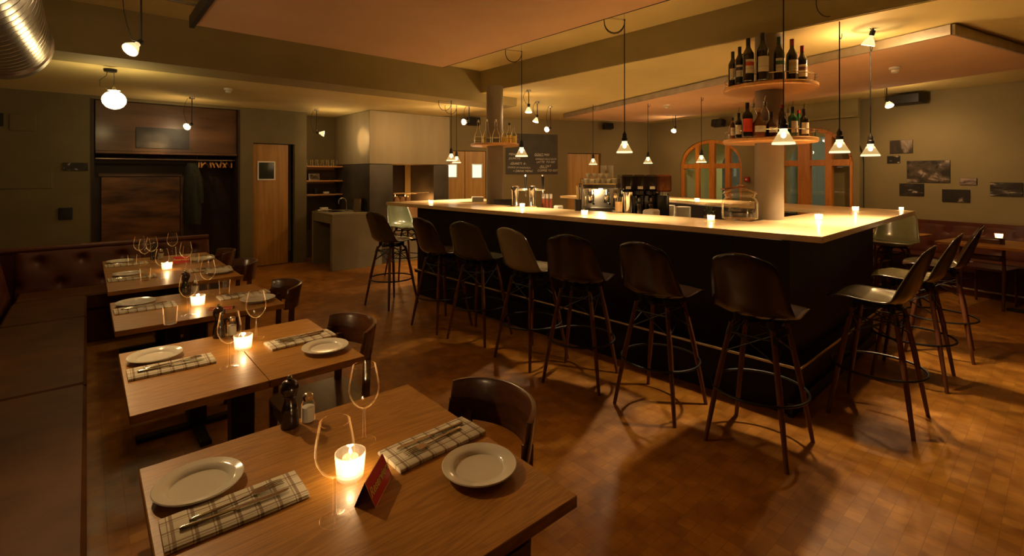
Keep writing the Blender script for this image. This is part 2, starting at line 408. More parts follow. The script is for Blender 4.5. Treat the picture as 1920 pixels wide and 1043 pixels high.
def window(n, fr, s0, s1, zs, zt, zb, posts, trans, pane_label):
    c = (s0+s1)/2; h = (s1-s0)/2; top = arch(s0, s1, zs, zt)
    root = bpy.data.objects.new('window_%d' % n, None); COL.objects.link(root); root['kind'] = 'structure'
    root.location = fr.P(s0, 0, 0); root.rotation_euler = (0, 0, fr.rz)
    fw = .07; f = MB()
    N = 24
    for i in range(N):      # arched outer frame
        a0, a1 = pi*i/N, pi*(i+1)/N
        P = []
        for a in (a0, a1):
            for rr in (0, 1):
                hx, hz = (h-fw*rr), (zt-zs-fw*rr); P.append((h+hx*cos(a), zs+hz*sin(a)))
        (x0, z0), (x1, z1), (x2, z2), (x3, z3) = P
        f.add([(x0,.03,z0),(x1,.03,z1),(x3,.03,z3),(x2,.03,z2),(x0,.1,z0),(x1,.1,z1),(x3,.1,z3),(x2,.1,z2)], [(0,3,2,1),(4,5,6,7),(0,1,5,4),(1,2,6,5),(2,3,7,6),(3,0,4,7)])
    for x in (0, 2*h-fw): f.box(x, x+fw, .03, .1, zb, zs+.001)
    f.box(fw, 2*h-fw, .03, .1, zb, zb+fw)
    f.build('frame', 'winwood', root, bevel=.006)
    for (a, b_) in posts:
        a -= s0; b_ -= s0; zz = top(s0+(a+b_)/2)-fw*.8
        MB().box(a, b_, .02, .09, zb+fw, zz).build('mullion', 'winwood', root, bevel=.006)
    for (z0, z1) in trans: MB().box(fw, 2*h-fw, .025, .085, z0, z1).build('transom', 'winwood', root, bevel=.006)
    g = MB(); vs = [(h+(h-fw*.7)*cos(pi*i/N), .07, zs+(zt-zs-fw*.7)*sin(pi*i/N)) for i in range(N+1)]+[(fw*.7, .07, zb+.03), (2*h-fw*.7, .07, zb+.03)]
    g.add(vs, [tuple(range(len(vs)))]).build('pane', 'pane', root)
    return root
def hs(fr, *us): return [fr.hit(u, 300)[0] for u in us]
q = hs(WINW, 1302, 1309, 1328, 1338, 1358, 1367)
zt_ = (WINW.hit(1330, 316)[1], WINW.hit(1330, 307)[1])
window(1, WINW, w1a, w1b, zs1, zt1, .75, [(q[0], q[1]), (q[2], q[3]), (q[4], q[5])], [zt_], '')
q = hs(WINW, 1466, 1473, 1494, 1517, 1545, 1558, 1512)
zt_ = (WINW.hit(1570, 311)[1], WINW.hit(1570, 299)[1])
mir = q[2]+q[3]
window(2, WINW, w2a, w2b, zs2, zt2, .0, [(mir-q[5], mir-q[4]), (q[2], q[3]), (q[4], q[5])], [zt_], '')
# masonry tunnels outside the two arches, night beyond
def tunnel(a0, a1, zs, zt, zb, d0, d1, nm, sc1=.66):
    b = MB(); N = 20; c = (a0+a1)/2; h = (a1-a0)/2
    def pt(k, y, sc): 
        if k == 0: return (c+h*sc, y, zb)
        if k == N+2: return (c-h*sc, y, zb)
        a = pi*(k-1)/N; return (c+h*sc*cos(a), y, zs+(zt-zs)*sc*sin(a))
    for k in range(N+2):
        b.add([pt(k, d0, 1.0), pt(k+1, d0, 1.0), pt(k+1, d1, sc1), pt(k, d1, sc1)], [(0,1,2,3)])
    return struct(nm, place(b, WINW), 'reveal')
tunnel(w1a-.1, w1b+.1, zs1, zt1+.1, .6, .12, 1.0, 'wall_reveal', .52)
q_ = WINW.P((w1a+w1b)/2, .85, 2.3); plight('reveal_fill_light', q_, 260, (1,1,.7), .05); plight('reveal_fill_light', WINW.P((w2a+w2b)/2, 1.6, 2.4), 10, (.9,.9,.6), .05)  # unseen fill lamps added outside to brighten the tunnel reveals
tunnel(w2a-.1, w2b+.1, zs2, zt2+.1, 0, .12, .6, 'wall_reveal')
b = MB().box(-2, 8, 3.0, 3.1, -.5, 4); struct('wall_courtyard', place(b, WINW), 'dark')
pl = place(MB().box(w1a+.75, w1a+.82, 1.6, 1.68, -.5, 3.2), WINW).build('drain_pipe', noisy('yellow green pipe', (.45,.42,.10), (.5,.46,.12), .5))
tag(pl, 'yellow green downpipe outside, seen through the left arched window', 'pipe')
# doors
def door(n, fr, s0, s1, z1, y, wins, handle=None):
    root = bpy.data.objects.new('door_%d' % n, None); COL.objects.link(root); root['kind'] = 'structure'
    root.location = fr.P(s0, y, 0); root.rotation_euler = (0, 0, fr.rz)
    MB().box(.004, s1-s0-.004, 0, .045, .01, z1-.01).build('leaf', 'door' if n == 1 else 'door2', root, bevel=.004)
    for (x0, x1, za, zb, lit) in wins:
        f = MB(); t = .022
        f.box(x0, x1, -.012, 0, za, za+t).box(x0, x1, -.012, 0, zb-t, zb).box(x0, x0+t, -.012, 0, za+t, zb-t).box(x1-t, x1, -.012, 0, za+t, zb-t)
        f.build('window_frame', 'brushed', root)
        MB().box(x0+t, x1-t, -.006, -.001, za+t, zb-t).build('pane', lit, root)
    if handle is not None:
        h = MB().tube([(handle,-.001,1.02),(handle,-.05,1.02),(handle+.11,-.05,1.02)], .009); h.build('handle', 'brushed', root)
    return root
darkpane = mat('dark door glass', (.03,.035,.025), .08)
litpane = glow('window lit from the kitchen', (1,.80,.50), 1.3)
a = BACK.hit(484, 302); c = BACK.hit(518, 338)
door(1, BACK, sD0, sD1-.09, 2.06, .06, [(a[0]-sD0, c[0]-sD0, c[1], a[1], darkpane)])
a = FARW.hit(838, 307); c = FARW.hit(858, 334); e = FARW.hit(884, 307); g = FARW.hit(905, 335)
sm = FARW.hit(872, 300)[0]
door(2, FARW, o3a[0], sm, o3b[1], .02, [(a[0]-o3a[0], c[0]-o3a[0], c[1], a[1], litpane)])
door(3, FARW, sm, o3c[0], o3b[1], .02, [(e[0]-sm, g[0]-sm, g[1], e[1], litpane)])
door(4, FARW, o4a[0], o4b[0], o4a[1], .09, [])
struct('baseboard_back', MB().box(2.05+.66, 2.9, 8.83, 8.85, 0, .06).box(1.86, 2.06, 8.83, 8.85, 0, .06), 'wall')
# suspended acoustic panels
t = thing('ceiling_panel', 'large pinkish acoustic panel hung under the high ceiling above the dining tables', 'ceiling panel', (1.9, 2, 2.84))
MB().box(-1.2, 1.35, -3.6, 3.0, 0, .035).build('board', 'panel', t)
fr = MB().box(-1.235, -1.20, -3.6, 3.0, -.03, .07); fr.build('edge_profile', 'iron', t); MB().box(1.351, 1.357, -3.6, 3.0, -.004, .045).build('edge_profile', 'iron', t)
for x, y in ((-1, 2.6), (1.2, 2.6), (-1, -1), (1.2, -1)): MB().tube([(x,y,.03),(x,y,.215)], .003, 6).build('suspension_wire', 'iron', t)
t = thing('ceiling_panel', 'pinkish acoustic panel edged with a galvanised steel channel above the right side of the bar', 'ceiling panel', (0,0,0))
PP = [(5.11,.616),(7.3,.10),(9.0,6.0),(7.04,6.52)]
MB().prism(PP, 2.65, 2.69).build('board', 'panel', t)
def chan(p, q_):
    b = MB(); d = Vector((q_[0]-p[0], q_[1]-p[1], 0)); L = d.length; m = Matrix.Translation((p[0], p[1], 0)) @ Matrix.Rotation(math.atan2(d.y, d.x), 4, 'Z')
    b.box(0, L, -.02, .0, 2.64, 2.72, m); b.build('edge_channel', 'steel', t)
for i in (0, 2, 3): chan(PP[i], PP[(i+1) % 4])
for x, y in ((5.4,.9),(7.1,.6),(8.5,5.2),(7.1,6.0)): MB().tube([(x,y,2.69),(x,y,2.73)], .012, 8).build('spacer', 'steel', t)
# steel conduit across the high ceiling
c = MB().tube([(-.93, 4.9, 2.99), (.9, 4.9, 2.99)], .012); tag(c.build('conduit', 'brushed'), 'thin steel conduit running along the high ceiling near the round duct', 'conduit')
# duct
t = thing('ventilation_duct', 'big spiral-wound silver ventilation duct running along the ceiling over the bench', 'duct', (-.52, 0, 2.62))
b = MB(); pr = []
y = -2.8
rot = Matrix.Rotation(R(-90), 4, 'X')
prof = []
while y < 5.6:
    prof += [(.303, y), (.305, y+.05), (.303, y+.112), (.289, y+.116), (.289, y+.121)]; y += .126
b.lathe(prof, 40, rot); b.build('pipe', mat('galvanised duct sheet', (.62,.58,.50), .26, 1), t, sharp=25)
MB().lathe([(.30, 5.45), (.318, 5.46), (.318, 5.60), (.30, 5.61)], 40, rot).build('end_collar', 'brushed', t)
MB().tube([(.14, -1, .275), (.16, 5.2, .28)], .018, 8).build('hanger_rail', 'brushed', t)
# ------------------------------------------------------------------ columns
def column(x, y, z1, lab):
    o = MB().lathe([(.112, 0), (.112, z1)], 40).build('column', 'column'); at(o, (x, y, 0)); o['kind'] = 'structure'
COLR = (4.43, 1.71)
COLL = G(926, 381, 1.16); COLL = (COLL[0]+.08, COLL[1]+.08)
column(*COLR, 2.735, ''); column(*COLL, 2.735, '')
# ------------------------------------------------------------------ bar
BZ = 1.16
outer = [(3.436,1.014),(6.57,1.08),(7.95,6.0),(6.36,5.99),(6.36,5.45),(7.10,5.42),(5.923,1.694),(4.08,1.72),(4.05,2.8),(3.83,5.55),(4.66,5.52),(4.66,6.19),(3.113,6.214)]
t = thing('bar_countertop', 'pale ash U-shaped bar top lit by the hanging lamps', 'bar top', (0,0,0))
MB().prism(outer, BZ-.042, BZ).build('worktop', 'bartop', t, bevel=.002)
t = thing('bar_counter', 'long black panelled bar body under the pale ash top', 'bar', (0,0,0))
def slab(p, q_, th, z0, z1, mt, nm, par):
    d = Vector((q_[0]-p[0], q_[1]-p[1], 0)); m = Matrix.Translation((p[0], p[1], 0)) @ Matrix.Rotation(math.atan2(d.y, d.x), 4, 'Z')
    return MB().box(0, d.length, 0, th, z0, z1, m).build(nm, mt, par)
BB = [(3.40,1.19),(5.50,1.21),(7.35,5.65),(6.40,5.6),(4.55,5.6),(3.22,5.55)]
slab(BB[1], BB[0], -.05, 0, BZ-.042, 'barbody', 'front_panel', t)
slab(BB[0], BB[5], -.05, 0, BZ-.042, 'barbody', 'side_panel', t)
slab(BB[1], BB[2], .05, 0, BZ-.042, 'barbody', 'side_panel', t)
slab(BB[4], BB[5], .05, 0, BZ-.042, 'barbody', 'back_panel', t)
# seams in the near panel, drawn as thin battens; footrest ledge
slab((3.33,1.11), (5.5,1.13), .08, .30, .335, 'barbody', 'foot_ledge', t)
slab((3.33,1.11), (3.15,5.5), -.09, .30, .335, 'barbody', 'foot_ledge', t)
MB().tube([(5.5,1.125,.338),(3.325,1.105,.338),(3.145,5.5,.338)], .009, 8).build('foot_rail', 'steelrail', t)
slab((3.37,1.16), (5.48,1.18), .03, 0, .09, 'black', 'plinth', t)
t = thing('work_counter', 'stainless steel work counter inside the bar', 'counter', (0,0,0))
MB().prism([(3.50,1.30),(5.45,1.32),(5.5,1.98),(4.62,1.98),(4.62,1.56),(4.25,1.56),(4.25,1.98),(4.75,2.2),(4.75,4.9),(3.38,4.9)], .88, .91).build('worktop', 'brushed', t)
MB().prism([(3.52,1.31),(5.40,1.33),(5.45,1.93),(4.64,1.93),(4.64,1.54),(4.23,1.54),(4.23,1.98),(4.70,2.2),(4.70,4.86),(3.40,4.86)], 0, .88).build('cabinet', 'blacksteel', t)
t = thing('work_counter', 'dark work counter along the window side of the bar inside', 'counter', (0,0,0))
MB().prism([(5.35,2.15),(5.80,2.15),(7.10,5.3),(6.5,5.35)], .88, .91).build('worktop', 'brushed', t)
MB().prism([(5.40,2.17),(5.76,2.17),(7.05,5.28),(6.54,5.33)], 0, .88).build('cabinet', 'blacksteel', t)
# ------------------------------------------------------------------ shelves on the columns
def round_shelf(x, y, z, r, label):
    t = thing('round_shelf', label, 'shelf', (x, y, z), 0, 'round plywood shelves on the columns')
    MB().lathe([(.113, 0), (r-.01, 0), (r, .008), (r, .03), (r-.008, .036), (.113, .036)], 56).build('board', 'shelf', t)
    ring = MB().tube([(r*.965*cos(2*pi*k/48), r*.965*sin(2*pi*k/48), .095) for k in range(48)], .0035, 6, True)
    ring.build('guard_rail', 'chrome', t)
    for k in range(10):
        a = 2*pi*k/10+.3; MB().tube([(r*.965*cos(a), r*.965*sin(a), .036), (r*.965*cos(a), r*.965*sin(a), .095)], .003, 6).build('post', 'chrome', t)
def zat(x, y, v): d = x*S_+y*C_; return EYE-(v-HZ)*d/F
zU = zat(*COLR, 163)-.036; zL = zat(*COLR, 261)-.036; zC = zat(*COLL, 272)-.02
RS = .365
round_shelf(*COLR, zU, RS, 'upper round plywood shelf of wine bottles on the right column')
round_shelf(*COLR, zL, RS, 'lower round plywood shelf of spirit bottles on the right column')
round_shelf(*COLL, zC, .325, 'round plywood shelf of carafes on the left column')
def bottle(name, label, cat, prof, mb_, cap, lab, loc, rz=0, grp=None, labz=None, capz=None, liquid=None, lw=.62):
    t = thing(name, label, cat, loc, rz, grp)
    MB().lathe(prof, 20).build('glass_body', mb_, t)
    R0 = max(r for r, z in prof)
    if lab:
        z0, z1 = labz; b = MB(); n = 9; a0 = -pi/2-lw*1.6; a1 = -pi/2+lw*1.6
        b.grid(lambda u, v: ((R0+.0012)*cos(a0+(a1-a0)*u), (R0+.0012)*sin(a0+(a1-a0)*u), z0+(z1-z0)*v), n, 2)
        b.build('label', lab, t)
    if cap:
        c0, c1, cr = capz; MB().lathe([(cr, c0), (cr, c1), (cr*.6, c1+.002), (.0005, c1+.002)], 14).build('cap', cap, t)
    if liquid:
        z1, mt = liquid; pp = [(r*.93, z) for r, z in prof if z <= z1 and r > .005]
        MB().lathe([(.0005, pp[0][1]+.003)]+pp[0:]+[(pp[-1][0], z1), (.0005, z1)], 18).build('liquid', mt, t)
    return t
WINE = [(.001,.006),(.034,.0),(.038,.004),(.038,.19),(.036,.205),(.025,.225),(.016,.245),(.0145,.26),(.0145,.31),(.0001,.312)]
def labmat(nm, c1, c2, z0, z1):   # printed label: paper with a coloured band
    m = mat(nm, c1, .6); t_ = NT(m); tc = t_.add('ShaderNodeTexCoord'); sp = t_.add('ShaderNodeSeparateXYZ'); t_.l(tc.outputs['Object'], sp.inputs[0])
    mr = t_.add('ShaderNodeMapRange'); t_.l(sp.outputs[2], mr.inputs[0]); mr.inputs[1].default_value = z0; mr.inputs[2].default_value = z1
    r = t_.n.new('ShaderNodeValToRGB'); r.color_ramp.interpolation = 'CONSTANT'; e = r.color_ramp.elements
    e[0].position = 0; e[0].color = (*c1, 1); e[1].position = .55; e[1].color = (*c2, 1); x = e.new(.85); x.color = (*c1, 1); x = e.new(.3); x.color = tuple(.7*k for k in c1)+(1,); x = e.new(.34); x.color = (*c1, 1)
    t_.l(mr.outputs[0], r.inputs[0]); t_.l(r.outputs[0], t_.b.inputs['Base Color']); return m
PAPER = (.72,.66,.50)
dg = mat('dark bottle glass', (.010,.008,.006), .08, coat=.6); dgreen = mat('green bottle glass', (.01,.10,.03), .08, coat=.6)
dred = mat('dark red bottle', (.05,.006,.004), .1, coat=.5); amber = mat('amber bottle glass', (.16,.05,.012), .1, coat=.5)
clearg = M['glass']
cr, cg, ck = mat('red foil capsule', (.30,.02,.02), .35), mat('dark green foil', (.02,.05,.02), .4), mat('black foil capsule', (.02,.015,.015), .3)
wl = [((255-1),)]
WB = [ # u of bottle, depth offset (toward camera negative), scale, capsule, label stripe colour, description
 (1374,-.02,.95,ck,(.72,.66,.5),'dark wine bottle, narrow cream label, far left of the upper column shelf'),
 (1387,-.14,.98,ck,(.08,.08,.12),'wine bottle with white and navy label, second from left on the upper shelf'),
 (1403,-.24,1.12,ck,(.55,.08,.04),'tall wine bottle with a cream and red label on the upper column shelf'),
 (1430,-.28,1.22,ck,(.72,.66,.5),'largest wine bottle, wide shoulders and blank cream label, centre of the upper shelf'),
 (1460,-.28,1.12,cg,(.05,.16,.08),'wine bottle with a dark green and cream label on the upper column shelf'),
 (1485,-.24,1.10,cr,(.6,.5,.25),'wine bottle with a red capsule and cream label on the upper column shelf'),
 (1504,-.13,1.02,cr,(.25,.12,.08),'wine bottle with a picture label at the right end of the upper shelf'),
 (1494,-.02,.92,cr,(.6,.5,.25),'half hidden bottle with a bright red capsule behind the rightmost wine bottles'),
 (1392,.02,.92,ck,(.6,.5,.25),'half hidden dark wine bottle behind the left group on the upper column shelf'),
]
dc = COLR[0]*S_+COLR[1]*C_
def rowpos(u, dd, z): p = D(u, 300, dc+dd); return (p[0], p[1], z)
for i, (u, dd, sc, cap, lc, lab) in enumerate(WB):
    pr = [(r*sc, z*sc) for r, z in WINE]
    p = rowpos(u, dd, zU+.036)
    bottle('wine_bottle', lab, 'bottle', pr, dg, cap, labmat('wine label %s' % 'abcdefghi'[i], PAPER, lc, .06*sc, .15*sc), p, -YAW+random.uniform(-.3,.3), 'wine bottles on the upper column shelf', (.055*sc, .155*sc), (.262*sc, .313*sc, .0152*sc))
SQ = [(.001,.004),(.034,.0),(.037,.004),(.037,.15),(.034,.165),(.016,.185),(.0135,.195),(.0135,.235),(.0001,.236)]
FAT = [(.001,.004),(.045,.0),(.05,.01),(.05,.08),(.042,.115),(.018,.15),(.014,.17),(.014,.215),(.0001,.216)]
SLIM = [(.001,.004),(.028,.0),(.031,.005),(.031,.19),(.024,.21),(.013,.235),(.0125,.27),(.0001,.27)]
LB = [(1374,-.06,.8,SQ,amber,ck,(.6,.5,.3),'small spirit bottle with a cream label at the far left of the lower column shelf'),
 (1385,-.12,.95,SQ,dg,ck,(.65,.55,.35),'dark bottle with a pourer beside the small one at the left of the lower shelf'),
 (1401,-.24,1.28,SQ,dg,ck,(.60,.05,.02),'square-shouldered bottle with a bright red orange label on the lower column shelf'),
 (1423,-.27,1.15,FAT,amber,M['cork'],(.65,.16,.04),'round bottle with a cream and orange label, left of the column on the lower shelf'),
 (1446,-.28,1.0,FAT,dred,ck,(.5,.05,.02),'squat dark bottle with a low red label in front of the column'),
 (1412,-.1,1.18,SLIM,clearg,M['chrome'],(.6,.5,.3),'clear tall bottle with a steel pourer behind the orange-labelled bottle'),
 (1434,-.18,1.2,SLIM,clearg,M['chrome'],(.65,.6,.45),'second clear bottle with a steel pourer, right of the first'),
 (1466,-.25,1.05,SLIM,dred,cr,(.5,.1,.05),'slim dark red bottle behind the hanging lamp on the lower shelf'),
 (1486,-.24,1.12,SQ,dgreen,ck,(.72,.66,.5),'green spirit bottle with a white label at the right of the lower shelf'),
 (1507,-.12,1.12,SQ,dg,ck,(.72,.66,.5),'dark bottle with a white label at the far right of the lower shelf'),
 (1478,-.05,1.0,SLIM,clearg,M['chrome'],(.7,.6,.5),'clear bottle with a pourer standing behind the green bottle'),
 (1497,.0,1.0,SLIM,dgreen,cr,(.7,.2,.2),'slim green bottle half hidden between the two white-labelled bottles')]
for i, (u, dd, sc, pf, mm, cap, lc, lab) in enumerate(LB):
    sc *= .88
    pr = [(r*sc, z*sc) for r, z in pf]; p = rowpos(u, dd, zL+.036); H_ = pf[-1][1]*sc
    if pf is SLIM or pf is SQ: tip = H_+.045
    tb = bottle('spirit_bottle', lab, 'bottle', pr, mm, cap, labmat('spirit label %s' % 'abcdefghijkl'[i], lc if i in (2,) else PAPER, lc, .04*sc, .12*sc), p, -YAW+random.uniform(-.3,.3), 'spirit bottles on the lower column shelf', (.035*sc, (.13 if pf is not FAT else .085)*sc), (H_-.02*sc, H_+.012, .0142*sc))
    if i in (1,5,6,8,9,10): MB().tube([(0,0,H_+.01),(0,0,H_+.035),(.008,0,H_+.06)], [.006,.005,.003], 8).build('pourer', 'chrome', tb)
# carafes and small bottles on the left column shelf
CAR = [(.001,.003),(.042,.0),(.046,.006),(.046,.06),(.040,.085),(.018,.135),(.014,.16),(.014,.215),(.020,.225)]
dcl = COLL[0]*S_+COLL[1]*C_
def posL(u, dd): p = D(u, 300, dcl+dd); return (p[0], p[1], zC+.036)
water = thin_glass('water', (.9,.9,.85), .02); oil = mat('yellow oil', (.75,.55,.08), .1)
for u, lab in ((897,'clear swing-top carafe at the left end of the left column shelf'), (913,'clear carafe in front of the left column, middle of three'), (930,'clear carafe right of the other two, over the column edge')):
    t = thing('glass_carafe', lab, 'carafe', posL(u, -.2 if u > 900 else -.14), 0, 'carafes on the left column shelf')
    MB().lathe([(r*1.15, z*1.28) for r, z in CAR], 22).build('glass_body', 'glass', t)
    MB().lathe([(.006,.275),(.013,.285),(.013,.30),(.007,.31),(.0005,.312)], 12).build('stopper', 'china', t)
    MB().lathe([(.0005,.006),(.048,.006),(.050,.085),(.0005,.085)], 20).build('water', water, t)
for u, hh, m_, lab in ((946,.19,oil,'small clear bottle with yellow liquid on the left column shelf'),(955,.25,oil,'oil bottle with dark stopper between small bottles on the left column shelf'),(963,.21,oil,'handled jug of yellow oil at the right of the left column shelf')):
    t = thing('oil_bottle', lab, 'bottle', posL(u, -.12 if u != 955 else -.02), 0, 'oil bottles on the left column shelf')
    MB().lathe([(.001,.003),(.036,0),(.038,.005),(.038,hh*.55),(.014,hh*.75),(.013,hh)], 18).build('glass_body', 'glass', t)
    MB().lathe([(.0005,.006),(.034,.006),(.034,hh*.45),(.0005,hh*.45)], 16).build('liquid', m_, t)
    if u == 955: MB().lathe([(.012,hh),(.014,hh+.03),(.0005,hh+.032)], 12).build('stopper', 'black', t)
    if u == 963: MB().tube([(.036,0,.05),(.065,0,.07),(.065,0,.11),(.034,0,.12)], .005, 8).build('handle', 'glass', t)
# ------------------------------------------------------------------ bar stools
def cat(P, t):
    n = len(P)-1; x = min(max(t, 0), 1)*n; i = min(int(x), n-1); f = x-i
    p0, p1, p2, p3 = (P[max(i-1, 0)], P[i], P[i+1], P[min(i+2, n)])
    return tuple(.5*((2*b)+(-a+c)*f+(2*a-5*b+4*c-d)*f*f+(-a+3*b-3*c+d)*f**3) for a, b, c, d in zip(p0, p1, p2, p3))
def make_stool(mt):
    t = thing('bar_stool', 'x', 'bar stool')
    PR = [(.250,.738),(.240,.768),(.165,.775),(.05,.757),(-.06,.742),(-.13,.748),(-.178,.79),(-.208,.86),(-.236,.95),(-.264,1.04),(-.285,1.12)]
    WD = [.18,.20,.216,.222,.226,.224,.216,.206,.194,.180,.165]; ED = [-.03,-.018,.0,.014,.028,.046,.062,.062,.05,.034,.02]
    def fn(a, b):
        s = 2*a-1
        x, z = cat(PR, b); x2, z2 = cat(PR, min(b+.01, 1)); x1, z1 = cat(PR, max(b-.01, 0))
        wd = cat([(q,) for q in WD], b)[0]; ed = cat([(q,) for q in ED], b)[0]
        if b > .84: wd *= max(.0, 1-((b-.84)/.16)**3*.55)
        if b < .14: wd *= 1-((.14-b)/.14)**2.5*.45
        dx, dz = x2-x1, z2-z1; L = math.hypot(dx, dz); nx, nz = dz/L, -dx/L      # towards the sitter
        e = ed*abs(s)**2.6
        rnd = -.022*max(0, (b-.93)/.07)*abs(s)**3
        return (x+nx*e, s*wd, z+nz*e+rnd)
    MB().grid(fn, 17, 34).build('shell', mt, t, sharp=70, solid=.007)
    for sx in (1, -1):
        for sy in (1, -1):
            MB().tube([(sx*.112, sy*.112, .69), (sx*.16, sy*.16, .40), (sx*.217, sy*.217, 0)], [.0135,.0165,.0115], 12).build('leg', 'dowel', t)
    b = MB()
    for sx in (1, -1):
        b.tube([(sx*.125,.125,.635),(sx*.125,-.125,.635)], .005, 6)
        b.tube([(.125,sx*.125,.635),(-.125,sx*.125,.635)], .005, 6)
        b.tube([(sx*.145,.145,.52),(-sx*.118,.118,.665)], .0045, 6); b.tube([(sx*.145,-.145,.52),(-sx*.118,-.118,.665)], .0045, 6)
        b.tube([(.145,sx*.145,.52),(.118,-sx*.118,.665)], .0045, 6); b.tube([(-.145,sx*.145,.52),(-.118,-sx*.118,.665)], .0045, 6)
    b.build('wire_brace', 'iron', t)
    b = MB().box(-.13, .13, -.02, .02, .695, .715).box(-.02, .02, -.13, .13, .694, .714)
    for sx in (1, -1):
        for sy in (1, -1): b.tube([(sx*.09, sy*.09, .705), (sx*.118, sy*.118, .665), (sx*.128, sy*.128, .62)], .012, 8); b.lathe([(.02, .70), (.02, .738), (.001, .739)], 10, Matrix.Translation((sx*.09, sy*.09, 0)))
    b.build('seat_bracket', 'iron', t)
    MB().tube([(.252*cos(2*pi*k/40), .252*sin(2*pi*k/40), .315) for k in range(40)], .008, 8, True).build('foot_ring', 'iron', t)
    return t
st0 = make_stool('sh_dark')
ST = [ # x, y, facing, shell, label
 (2.735,5.32,12,'sh_olive','olive brown shell stool at the far left end of the long side of the bar'),
 (2.74,4.24,4,'sh_dark','dark brown shell stool second from the far end of the long side of the bar'),
 (2.82,3.70,16,'sh_olive','olive grey shell stool third from the far end, beside a paler beige one'),
 (2.82,2.99,0,'sh_beige','palest greige shell stool in the middle of the long side of the bar'),
 (2.83,2.45,20,'sh_dark','dark shell stool just nearer than the pale greige one on the long side'),
 (2.91,1.82,3,'sh_dark','dark brown shell stool second nearest on the long side of the bar'),
 (2.935,1.19,2,'sh_dark','dark brown shell stool standing nearest, at the front corner of the bar'),
 (3.84,.82,90,'sh_olive','olive shell stool on the short side of the bar, nearest the corner'),
 (4.78,.80,92,'sh_olive','olive shell stool in the middle of the three on the short side'),
 (5.62,.76,96,'sh_dark','dark shell stool standing farthest out along the short side of the bar'),
 (7.06,1.36,180,'sh_pale','pale sea green shell stool beyond the right tip of the bar top'),
 (3.62,6.62,-90,'sh_pale','pale sea green shell stool beyond the far left tip of the bar top')]
for i, (x, y, a, sm_, lab) in enumerate(ST):
    if i == 1: pass
    o = dup(st0, (x, y, 0), R(a), lab, 'shell bar stools around the bar', {'shell': sm_})
for ch in list(st0.children): bpy.data.objects.remove(ch)
bpy.data.objects.remove(st0)
# ------------------------------------------------------------------ dining tables
TX0, TX1, TZ = .106, .918, .752
def table(y0, y1, lab, joint=False):
    t = thing('dining_table', lab, 'table', ((TX0+TX1)/2, (y0+y1)/2, 0), 0, 'oak dining tables along the bench')
    w_, d_ = (TX1-TX0)/2, (y1-y0)/2
    if joint: MB().rbox(-w_, .019, -d_, d_, TZ-.03, TZ, .003).build('tabletop', 'oak', t); MB().rbox(.021, w_, -d_, d_, TZ-.03, TZ, .003).build('tabletop', 'oak', t)
    else: MB().rbox(-w_, w_, -d_, d_, TZ-.03, TZ, .004).build('tabletop', 'oak', t)
    MB().box(-.045, .045, -.045, .045, .03, TZ-.045).build('column', 'iron', t, bevel=.006)
    MB().box(-.30, .30, -.03, .03, .0, .03).box(-.03, .03, -.30, -.031, 0, .029).box(-.03, .03, .031, .30, 0, .029).build('foot_cross', 'iron', t, bevel=.006)
    MB().box(-.25, .25, -.03, .03, TZ-.045, TZ-.031).box(-.03, .03, -.25, .25, TZ-.05, TZ-.032).build('top_bracket', 'iron', t)
    return t
TY = [(.805,1.655),(2.033,2.771),(3.175,3.90),(4.275,5.025),(5.035,5.79)]
for (a, b_), l in zip(TY, ['nearest oak table with two plates and a red reserved card','second oak table from the front, with its candle lighting the middle','third oak table from the front, carrying a dark tumbler and red card','fourth oak table from the front, pushed against the last one','farthest oak table, in the corner of the bench by the cloakroom']): table(a, b_, l, l.startswith('second'))
def make_chair():
    t = thing('dining_chair', 'x', 'chair')
    def fn(a, b):
        th = R(180-64+128*a); r = .232+.012*(1-b)*0; z = .655+.15*b
        lean = .03*b
        rr = .232
        return (rr*cos(th)*1.0-lean*.8, rr*sin(th)*.98, z-.012*abs(2*a-1)**4*(1 if b > .5 else -1))
    MB().grid(fn, 22, 8).build('backrest', 'walnut', t, sharp=60, solid=.016, bevel=.003)
    MB().rbox(-.20, .20, -.205, .205, .435, .455, .08, n=5).build('seat', 'walnut', t)
    for sy in (1, -1):
        MB().box(-.016, .016, -.013, .013, 0, .70, Matrix.Translation((-.136, sy*.160, 0)) @ Matrix.Rotation(R(-2), 4, 'Y')).build('leg', 'walnut', t, bevel=.003)
        MB().box(-.016, .016, -.013, .013, 0, .435, Matrix.Translation((.165, sy*.185, 0))).build('leg', 'walnut', t, bevel=.003)
        MB().box(-.14, .15, sy*.185-.009, sy*.185+.009, .37, .42).build('side_rail', 'walnut', t, bevel=.002)
    MB().box(-.145, -.125, -.155, .155, .37, .42).build('cross_rail', 'walnut', t, bevel=.002); MB().box(.155, .175, -.172, .172, .37, .42).build('cross_rail', 'walnut', t, bevel=.002)
    return t
ch0 = make_chair()
CH = [(.885,1.285,'dark bentwood chair with curved back at the nearest table'),(.865,2.41,'dark bentwood chair with curved back at the second table from the front'),
      (.87,3.56,'dark bentwood chair with curved back at the third table from the front'),(.86,4.68,'dark bentwood chair at the fourth table, its back catching a little light'),(.85,5.46,'dark bentwood chair at the farthest table, next to the cloakroom')]
for i, (x, y, l) in enumerate(CH):
    if i == 0: at(ch0, (x, y, 0), pi); tag(ch0, l, None, 'bentwood chairs along the dining tables'); c_ = ch0
    else: dup(ch0, (x, y, 0), pi+R((0, 2, -2, 3, -3)[i]), l)
